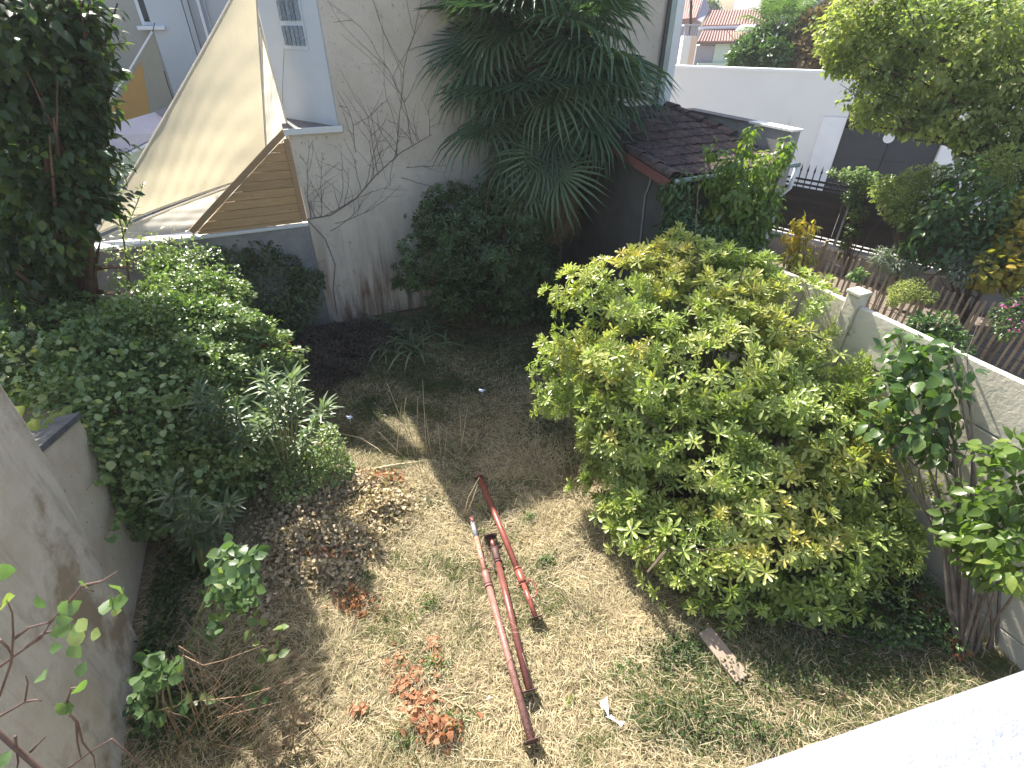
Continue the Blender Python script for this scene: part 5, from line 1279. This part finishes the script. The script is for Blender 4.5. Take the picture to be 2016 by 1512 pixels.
# dry stalks tangle
lines = []
gs = np.random.default_rng(77)
for i in range(46):
    bx = gs.uniform(330, 640); by = gs.uniform(1400, 1530); tx = bx + gs.uniform(-190, 130); ty = by - gs.uniform(20, 170)
    tx = max(tx, 320); ty = max(ty, 1262)
    mx, my = (bx + tx) / 2 + gs.uniform(-20, 20), (by + ty) / 2 + gs.uniform(-15, 10)
    lines.append([(bx, by), (mx, my), (tx, ty)])
lines += [[(410, 1512), (380, 1400), (360, 1330), (352, 1270)], [(430, 1512), (400, 1400), (375, 1310), (352, 1272)], [(420, 1430), (400, 1350), (390, 1260)], [(360, 1290), (400, 1310), (440, 1300), (520, 1270)], [(400, 1380), (480, 1370), (560, 1345), (590, 1345)], [(420, 1425), (470, 1390), (520, 1360), (588, 1332)], [(352, 1272), (380, 1290), (400, 1330), (440, 1350)]]
twigs('dry_stalk_tangle', 'tangle of dry reddish stalks in the lower left of the lawn', 'dry stems', lines, M['redstem'], .0036, y=1.62)
gl_ = []
for i in range(120):
    bx, by = gs.uniform(380, 620), gs.uniform(1300, 1480); a_ = gs.uniform(-.9, -.5); L_ = gs.uniform(25, 70)
    gl_.append([(bx, by, .02), (bx + math.cos(a_) * L_ * .5, by + math.sin(a_) * L_ * .5, .12), (bx + math.cos(a_) * L_, by + math.sin(a_) * L_, .16)])
mb = MB()
for ln in gl_: mb.tube([on_z(*p_) for p_ in ln], [.004, .003, .0015], 3, False)
t_ = mb.build('combed_straw', M['stick']); tagp(t_, 'straw stalks combed one way in the shade of the rose bush', 'straw', kind='stuff')
# rose close to the camera
cr_lines = [[(-40, 1410), (0, 1446), (40, 1478), (95, 1530)], [(-20, 1400), (0, 1368), (22, 1305), (26, 1250), (24, 1208), (10, 1174)], [(-30, 1330), (0, 1312), (52, 1274), (80, 1257), (100, 1225), (139, 1180)], [(28, 1257), (56, 1236), (94, 1226), (120, 1205)], [(-30, 1425), (0, 1410), (49, 1382), (55, 1345), (50, 1330)], [(52, 1274), (80, 1250), (110, 1240), (140, 1235)], [(49, 1382), (70, 1378), (82, 1380)],
            [(132, 1400), (153, 1424), (163, 1462), (185, 1490), (190, 1530)], [(128, 1395), (140, 1355), (160, 1352)], [(100, 1550), (135, 1512), (180, 1478), (219, 1455)], [(219, 1455), (260, 1490), (300, 1530)], [(0, 1260), (15, 1275), (22, 1290)], [(30, 1450), (36, 1500), (30, 1530)], [(150, 1420), (152, 1460), (160, 1495)], [(160, 1154), (200, 1145), (231, 1125)], [(120, 1205), (160, 1154), (185, 1165)], [(60, 1480), (90, 1450)]]
cr = twigs('climbing_rose', 'thorny rose stems with sparse leaves close below the camera, lower left', 'rose bush', cr_lines, M['darkstem'], .0045, y=.72)
MB().tube([on_y(-40, 1410, .72), on_y(95, 1530, .72), Vector((-1.0, .6, 2.2)), Vector((-1.3, .7, 0))], [.008, .010, .014, .018], 7).build('main_stem', M['darkstem'], cr, smooth=True)
pts = [(110, 1275, .5), (145, 1282, .6), (80, 1331, .5), (8, 1185, .97), (130, 1198, .4), (122, 1222, .45), (146, 1240, .5), (122, 1240, .7), (184, 1248, .9), (137, 1392, .4), (122, 1394, .8), (161, 1231, .99), (150, 1258, .99), (231, 1161, .7), (240, 1170, .8), (167, 1152, .6), (218, 1180, .5), (225, 1200, .99), (4, 1127, .4), (76, 1187, .3), (210, 1195, .5), (235, 1185, .5), (3, 1500, .4), (160, 1352, .6), (160, 1318, .4)]
P = np.array([on_y(x, y_, .71) for x, y_, _ in pts]); n_ = len(P)
D = rg.normal(size=(n_, 3)) * [1, .5, .5]
leaves(cr, 'leaf', leafR, P - D / np.linalg.norm(D, axis=1, keepdims=True) * .02, frames(D, np.tile([0, -.9, .8], (n_, 1)) + rg.normal(size=(n_, 3)) * .3), rg.uniform(.035, .055, n_), np.array([p_[2] for p_ in pts]), L_rose, 300)

# ================================================================ right hand plants
ht = thing('heart_leaved_tree', 'slender tree with drooping heart shaped leaves against the concrete fence', 'tree', W(4.6, 2.4, 0))
HL = lobe_s([(1780, 700, 4.6, 42), (1830, 690, 4.6, 36), (1770, 770, 4.5, 48), (1840, 760, 4.6, 50), (1740, 840, 4.4, 36), (1810, 850, 4.5, 50), (1860, 830, 4.6, 34), (1870, 700, 4.8, 22), (1900, 730, 4.7, 20), (1760, 660, 4.8, 22), (1850, 890, 4.5, 26)])
crown(ht, 'foliage', HL, 480, .10, L_mid, [tpl_ovate(.75, .25), tpl_ovate(.65, .35)], 300, shell=.8, down=.9, tint=(.1, 1), keep_in=.6)
b_ = on_s(1900, 1290, 4.55); branches(MB(), Vector((b_.x, b_.y, 0)), HL[:8], rg, .022, 1, .12).build('trunk', M['vine'], ht)
lt2 = thing('corner_tree', 'leafy many stemmed tree in the right corner, bright broad leaves', 'tree', W(4.35, 1.9, 0))
LL = lobe_s([(1950, 1000, 4.3, 50), (2000, 950, 4.3, 50), (1900, 1010, 4.4, 40), (1990, 1060, 4.2, 55), (1920, 1080, 4.3, 40), (1880, 1060, 4.4, 26), (2020, 1120, 4.1, 50), (1940, 1130, 4.3, 30), (1960, 900, 4.4, 30), (2010, 880, 4.3, 25), (1905, 960, 4.4, 24)])
crown(lt2, 'foliage', LL, 700, .088, L_apple, [tpl_ovate(.62, .2), tpl_ovate(.55, .35)], 300, shell=.8, down=.7, tint=(.0, .95), keep_in=.6)
mb = MB()
for k in range(9):
    a = on_z(1890 + k * 9, 1300 - k * 3, 0); c = LL[k][0]; c = Vector(c)
    m1 = a.lerp(c, .4) + Vector((rg.normal() * .05, 0, .05)); mb.tube([a, m1, a.lerp(c, .75), c], [.014, .012, .009, .004], 6)
mb.build('trunk', M['vine'], lt2)
fb = thing('scrub', 'straggly scrub with dead orange leaves at the foot of the concrete fence', 'shrub', W(4.6, 2.6, 0))
crown(fb, 'foliage', lobe_s([(1760, 1130, 4.5, 50), (1800, 1180, 4.5, 50), (1750, 1210, 4.2, 60), (1840, 1210, 4.5, 40), (1700, 1230, 4.0, 45), (1870, 1250, 4.5, 30)]), 3400, .045, L_dark, leafS, 0, tint=(.3, 1), clump=3)
crown(fb, 'dead_leaves', lobe_s([(1860, 1240, 4.55, 24), (1880, 1270, 4.5, 20), (1730, 1100, 4.6, 22), (1820, 1190, 4.5, 18)]), 260, .05, L_rust, crisp, 0)
branches(MB(), W(4.5, 2.7, 0), lobe_s([(1760, 1150, 4.5, 60), (1830, 1200, 4.5, 50), (1860, 1240, 4.5, 40)]), rg, .012, 3, .12).build('stem', M['redstem'], fb)

def lobe_t(lst):
    out = []
    for px, py, t_, r_ in lst:
        c = on_t(px, py, t_); T = c.y * CP + (H - c.z) * SP; R = r_ / FPX * T; out.append((np.array(c), np.array([R, R, R * 1.1])))
    return out
ap = thing('bright_sapling', 'bright sunlit sapling with drooping leaves in front of the tiled shed', 'tree', W(6.2, 5.6, .5))
AL = lobe_t([(1478, 262, 5.6, 11), (1470, 290, 5.6, 16), (1405, 300, 5.6, 14), (1440, 325, 5.6, 26), (1475, 330, 5.6, 26), (1400, 350, 5.6, 22), (1510, 330, 5.6, 26), (1545, 285, 5.6, 12), (1540, 310, 5.6, 14), (1440, 380, 5.6, 42), (1500, 380, 5.6, 34), (1410, 420, 5.6, 22), (1460, 440, 5.5, 44), (1505, 440, 5.5, 30), (1520, 400, 5.6, 18), (1440, 480, 5.4, 30), (1480, 490, 5.4, 30)])
crown(ap, 'foliage', AL, 2300, .105, L_apple, [tpl_leaf(.5, .45), tpl_leaf(.45, .6)], 300, shell=.8, down=.7, tint=(.1, 1), keep_in=.6, zmin=.6)
branches(MB(), W(6.2, 5.5, .5), AL[3:14], rg, .02, 1, .08).build('trunk', M['bark'], ap)
ap2 = thing('dim_sapling', 'shaded weeping sapling beside the shed wall', 'tree', W(5.5, 5.75, .5))
AL = lobe_t([(1400, 470, 5.3, 30), (1440, 495, 5.1, 26), (1345, 365, 5.9, 24), (1320, 380, 5.9, 20), (1335, 410, 5.9, 30), (1360, 430, 5.8, 32), (1330, 450, 5.8, 32), (1355, 475, 5.7, 34), (1365, 370, 5.9, 18)])
crown(ap2, 'foliage', AL, 1700, .09, L_dark, [tpl_leaf(.45, .5)], 0, shell=.8, down=.9, tint=(.5, 1), keep_in=.6, zmin=.6)  # dark leaf colour carries the shade on this sapling
branches(MB(), W(5.5, 5.75, .5), AL[2:6], rg, .02, 1, .05).build('trunk', M['bark'], ap2)
yb = thing('yellowing_climber', 'upright climber turning yellow and orange at the end of the paling fence', 'climber', on_s(1575, 600, 5.35) * Vector((1, 1, 0)) + Vector((0, 0, .5)))
YL = lobe_s([(1575, 440, 5.5, 16), (1595, 450, 5.5, 14), (1565, 470, 5.5, 22), (1575, 505, 5.5, 26), (1560, 540, 5.4, 26), (1590, 555, 5.4, 26), (1545, 570, 5.3, 24), (1575, 590, 5.3, 26), (1620, 560, 5.4, 14), (1605, 590, 5.3, 16)])
crown(yb, 'foliage', YL, 900, .085, L_autumn, [tpl_leaf(.5, .5), tpl_leaf(.4, .3)], 300, shell=.8, down=.9, keep_in=.6, zmin=.5)
branches(MB(), Vector(OFF[yb.name]), YL[1:6], rg, .014, 1, .04).build('trunk', M['bark'], yb)

yt = thing('yellow_green_tree', 'large sunlit yellow green tree hanging over the gate from the upper right', 'tree', Vector((10.4, 8.3, .5)))
YT = lobes_px([(1660, 60, 9.8, 50), (1720, 110, 9.7, 58), (1650, 120, 9.8, 26), (1710, 190, 9.6, 38), (1750, 225, 9.5, 34), (1700, 235, 9.6, 18), (1760, 180, 9.6, 40), (1790, 60, 9.8, 75), (1850, 140, 9.5, 85), (1940, 50, 9.4, 95), (1990, 150, 9.2, 85), (1900, 225, 9.1, 60), (1840, 235, 9.2, 30), (1990, 260, 9.0, 60), (1710, 20, 9.9, 55), (1790, 250, 9.4, 20), (1900, 270, 9.0, 24)])
crown(yt, 'foliage', YT, 15000, .085, L_ylw, [tpl_leaf(.7, .2), tpl_leaf(.55, .35), tpl_small(.7)], 300, shell=.55, down=.5, clump=2.2, rough=.45, keep_in=.25, tint=(-.1, 1.0))
branches(MB(), (10.4, 8.3, .5), YT, rg, .06, 1, .2, 6).build('trunk', M['bark'], yt)
cm_ = thing('camellia', 'glossy broad leaved shrub with pale sprays over the street railing', 'shrub', Vector((7.3, 7.5, .5)))
CL = lobes_px([(1850, 400, 7.9, 42), (1880, 450, 7.7, 46), (1820, 450, 7.8, 34), (1930, 410, 7.8, 50), (1870, 500, 7.5, 40), (1950, 480, 7.5, 50), (1990, 400, 7.8, 45), (1800, 490, 7.7, 22), (1900, 350, 8.0, 34), (1930, 540, 7.2, 30)])
crown(cm_, 'foliage', CL, 1900, .115, L_mid, [tpl_leaf(.55, .25), tpl_leaf(.6, .4)], 300, shell=.6, down=.8, tint=(.1, 1), zmin=.6)
branches(MB(), (7.3, 7.4, .5), CL, rg, .03, 1, .1).build('trunk', M['bark'], cm_)
sp_ = thing('pale_spray_bush', 'pale yellow green fine leaved bush left of the glossy shrub', 'shrub', Vector((6.6, 8.2, .5)))
SL = lobes_px([(1770, 385, 8.4, 32), (1800, 360, 8.4, 30), (1740, 375, 8.5, 24), (1790, 420, 8.2, 30), (1840, 350, 8.3, 26), (1755, 410, 8.3, 20), (1820, 400, 8.2, 24), (1960, 330, 8.3, 40), (1990, 480, 7.6, 26)])
crown(sp_, 'foliage', SL, 6500, .05, L_ylw, leafS, 0, shell=.7, clump=3, rough=.3, tint=(.1, 1), zmin=.6)
branches(MB(), (6.6, 8.2, .5), SL, rg, .02, 1, .1).build('trunk', M['bark'], sp_)
ol = thing('russet_vine', 'vine with rust brown leaves at the right edge above the street wall', 'vine', Vector((8.2, 7.0, .5)))
crown(ol, 'foliage', lobes_px([(1980, 480, 7.4, 46), (1950, 530, 7.1, 40), (2010, 420, 7.6, 40), (2010, 540, 7.0, 36)]), 1100, .10, L_autumn, leafR, 100, tint=(.0, 1), zmin=.6)
branches(MB(), (8.2, 7.0, .5), lobes_px([(1980, 480, 7.4, 46), (1950, 530, 7.1, 40)]), rg, .02, 2, .1).build('trunk', M['bark'], ol)
dvy = thing('dark_overhang', 'dark shaded foliage beneath the yellow green tree at the right edge', 'tree', Vector((9.4, 8.6, .5)))
crown(dvy, 'foliage', lobes_px([(1960, 330, 8.9, 50), (2010, 330, 8.8, 60), (1920, 310, 9.0, 26), (2015, 400, 8.4, 50)]), 2600, .09, L_tree, leafA, 0, tint=(.2, 1))  # dark leaf colour stands for the shade beneath the tree
branches(MB(), (9.4, 8.6, .5), lobes_px([(1980, 330, 8.9, 50), (2010, 400, 8.8, 60)]), rg, .05, 2, .1).build('trunk', M['bark'], dvy)
ri = thing('railing_ivy', 'ivy climbing over the iron railing and hanging down its boards', 'ivy', S0 + SD * 1.6 - SN * .2 + ZX * .5)
RL = []
for x, y_, r in [(1690, 348, 18), (1665, 345, 12), (1710, 360, 18), (1680, 385, 18), (1690, 420, 16), (1680, 455, 15), (1740, 372, 20), (1665, 480, 10), (1655, 500, 7), (1780, 385, 14), (1640, 340, 8)]:
    rr_ = ray(x, y_); nn = SN; c = (S0 - SN * .12).dot(nn); q = at_depth(x, y_, c / (rr_[0] * nn.x + rr_[1] * nn.y)); R = r / FPX * (q.y * CP + (H - q.z) * SP); RL.append((np.array(q), np.array([R, R * .6, R])))
crown(ri, 'foliage', RL, 2600, .055, L_hedge, [tpl_small(.8), tpl_small(.7)], 0, shell=.8, tint=(.0, .9), zmin=.5, clump=3)
branches(MB(), OFF[ri.name], RL, rg, .01, 1, .05).build('stem', M['bark'], ri)
for nm, lab, LB, mat, n_, sz, tp in (
    ('silver_bush', 'silvery narrow leaved bush against the low street wall, left one', lobes_px([(1765, 515, 7.9, 26), (1735, 505, 8.0, 16), (1790, 530, 7.8, 18)]), L_silver, 900, .09, [tpl_leaf(.22, .1)]),
    ('silver_bush', 'silvery narrow leaved bush under the glossy shrub, right one', lobes_px([(1900, 535, 7.2, 26), (1930, 520, 7.2, 18), (1880, 515, 7.3, 14)]), L_silver, 800, .08, [tpl_leaf(.3, .1)]),
    ('yellow_bush', 'small round yellow flowering bush beside the paling fence', lobes_px([(1775, 575, 7.3, 22), (1800, 570, 7.3, 22), (1760, 590, 7.2, 14), (1830, 585, 7.1, 14)]), L_ylw, 1700, .04, leafS),
    ('bed_plants', 'low leafy plants in the bed just behind the concrete fence', lobe_s([(1850, 640, 5.6, 26), (1810, 640, 5.5, 20), (1880, 670, 5.6, 24), (1690, 540, 5.5, 12), (1900, 690, 5.6, 16)]), L_mid, 800, .06, leafA),
    ('flowering_bush', 'bush with small magenta flowers at the right edge', lobes_px([(1990, 620, 6.4, 30), (2012, 600, 6.5, 30), (1985, 650, 6.2, 22)]), L_mid, 700, .05, leafA)):
    c = Vector(LB[0][0]); t_ = thing(nm, lab, 'bush', Vector((c.x, c.y, .5)))
    crown(t_, 'foliage', LB, n_, sz, mat, tp, 0, shell=.8, zmin=.52, clump=3)
    branches(MB(), Vector((c.x, c.y, .5)), LB, rg, .008, 1, .03).build('stem', M['bark'], t_)
    if nm == 'flowering_bush':
        crown(t_, 'flowers', lobes_px([(1983, 598, 6.4, 12), (2010, 590, 6.4, 14), (2000, 640, 6.2, 20)]), 60, .035, L_pink, [tpl_leaf(.8, .2)], 0, zmin=.5)
g2 = grass('neighbour_grass', 9000, 5.1, 7.5, 1.2, 4.6, .04, .08, .004, .006, .7, lambda s, t, g: g.random(len(s)) * .4, .3, 'grass', 'short green grass beside the bed behind the concrete fence', dens=lambda s, t: (vnoise(s * 1.2, t * 1.2, 8) > .35) * 1.0, seed=9)
g2.location.z = .5

# ================================================================ far vegetation
def ftree(name, label, lob, n_, sz, mat, base, tp=None, tint=(0, 1), cat='tree'):
    t_ = thing(name, label, cat, Vector(base)); crown(t_, 'foliage', lob, n_, sz, mat, tp or leafS, 0, shell=.5, clump=.6, tint=tint)
    branches(MB(), base, lob, rg, .12, 1, .3).build('trunk', M['bark'], t_); return t_
ftree('far_evergreen', 'dark bushy evergreen behind the white street wall, under the far palm', lobes_px([(1475, 110, 24, 34), (1500, 85, 24.5, 30), (1540, 100, 24.5, 40), (1580, 120, 24, 30), (1455, 120, 23.5, 20), (1560, 70, 25, 26), (1515, 125, 23.5, 40)]), 7000, .22, L_dark, (13, 24, 0), tint=(.3, 1))
ftree('copper_tree', 'brownish tree behind the white street wall', lobes_px([(1620, 70, 23.5, 55), (1665, 50, 23.5, 50), (1600, 110, 23, 40), (1650, 110, 23, 45), (1590, 60, 24, 22), (1700, 80, 23, 50), (1640, 25, 24, 26)]), 8000, .2, L_brownfar, (14.5, 23.5, 0))
ftree('far_tree', 'green tree seen between the far roofs and the lilac building', lobes_px([(1520, 14, 40, 14), (1532, 2, 40, 16), (1522, 30, 40, 10)]), 900, .4, L_mid, (20, 40, 0))
ftree('far_tree', 'pale thin tree top showing in the gap between the far roofs', lobes_px([(1398, 14, 60, 9), (1408, 20, 60, 6)]), 260, .6, L_silver, (24, 60, 0))
for k, (x, y_, Y) in enumerate([(1760, 60, 30), (1850, 60, 32), (1950, 70, 31), (2060, 60, 33)]):
    ftree('far_tree', ['tree beyond the street wall right of the copper tree', 'tree beyond the street wall, second right of the copper tree', 'tree beyond the street wall near the right edge', 'tree beyond the street wall just past the right edge'][k], lobes_px([(x, y_, Y, 60), (x + 40, y_ + 30, Y, 50), (x - 30, y_ + 20, Y - 1, 45)]), 2500, .3, L_mid, (on_y(x, 60, Y).x, Y, 0))
fp = thing('far_palm', 'distant fan palm with a bright crown behind the white street wall', 'palm tree', Vector((13.5, 25, 0)))
fc = on_y(1540, 62, 25); MB().tube([Vector((fc.x, 25, 0)), fc], [.2, .18], 8).build('trunk', M['fibre'], fp)
L_fp = leafmat('far_palm_leaf', [(0, (.09, .15, .06)), (1, (.17, .26, .10))], .5, .35, .4)
ffan = [fan(40 + i, .85, 22, 140, .35, .2 + .3 * i, L_fp, 1.0) for i in range(2)]
for i in range(26):
    az = i * 2.399; el = random.uniform(-.35, 1.2); d = Vector((math.cos(az) * math.cos(el), math.sin(az) * math.cos(el), math.sin(el))); up = Vector((0, 0, 1)); x = d.cross(up).normalized(); zv = x.cross(d); sc = random.uniform(.95, 1.2)
    place_obj('frond', random.choice(ffan), fp, Matrix([[x[r] * sc, d[r] * sc, zv[r] * sc, fc[r]] for r in range(3)] + [[0, 0, 0, 1]]))
# ================================================================ thin volume of air, added to stand in for lens glare
hz = bpy.data.materials.new('glare_haze'); hz.use_nodes = True
hn = hz.node_tree; hn.nodes.clear()
ho = hn.nodes.new('ShaderNodeOutputMaterial'); hv = hn.nodes.new('ShaderNodeVolumePrincipled')
hv.inputs['Color'].default_value = (.93, .95, 1, 1); hv.inputs['Density'].default_value = .0011; hv.inputs['Anisotropy'].default_value = .2
hn.links.new(hv.outputs[0], ho.inputs['Volume'])
MB().box((-30, -8, -1.3), (110, 0, 0), (0, 84, 0), (0, 0, 16)).build('glare_haze', hz, kind='stuff')
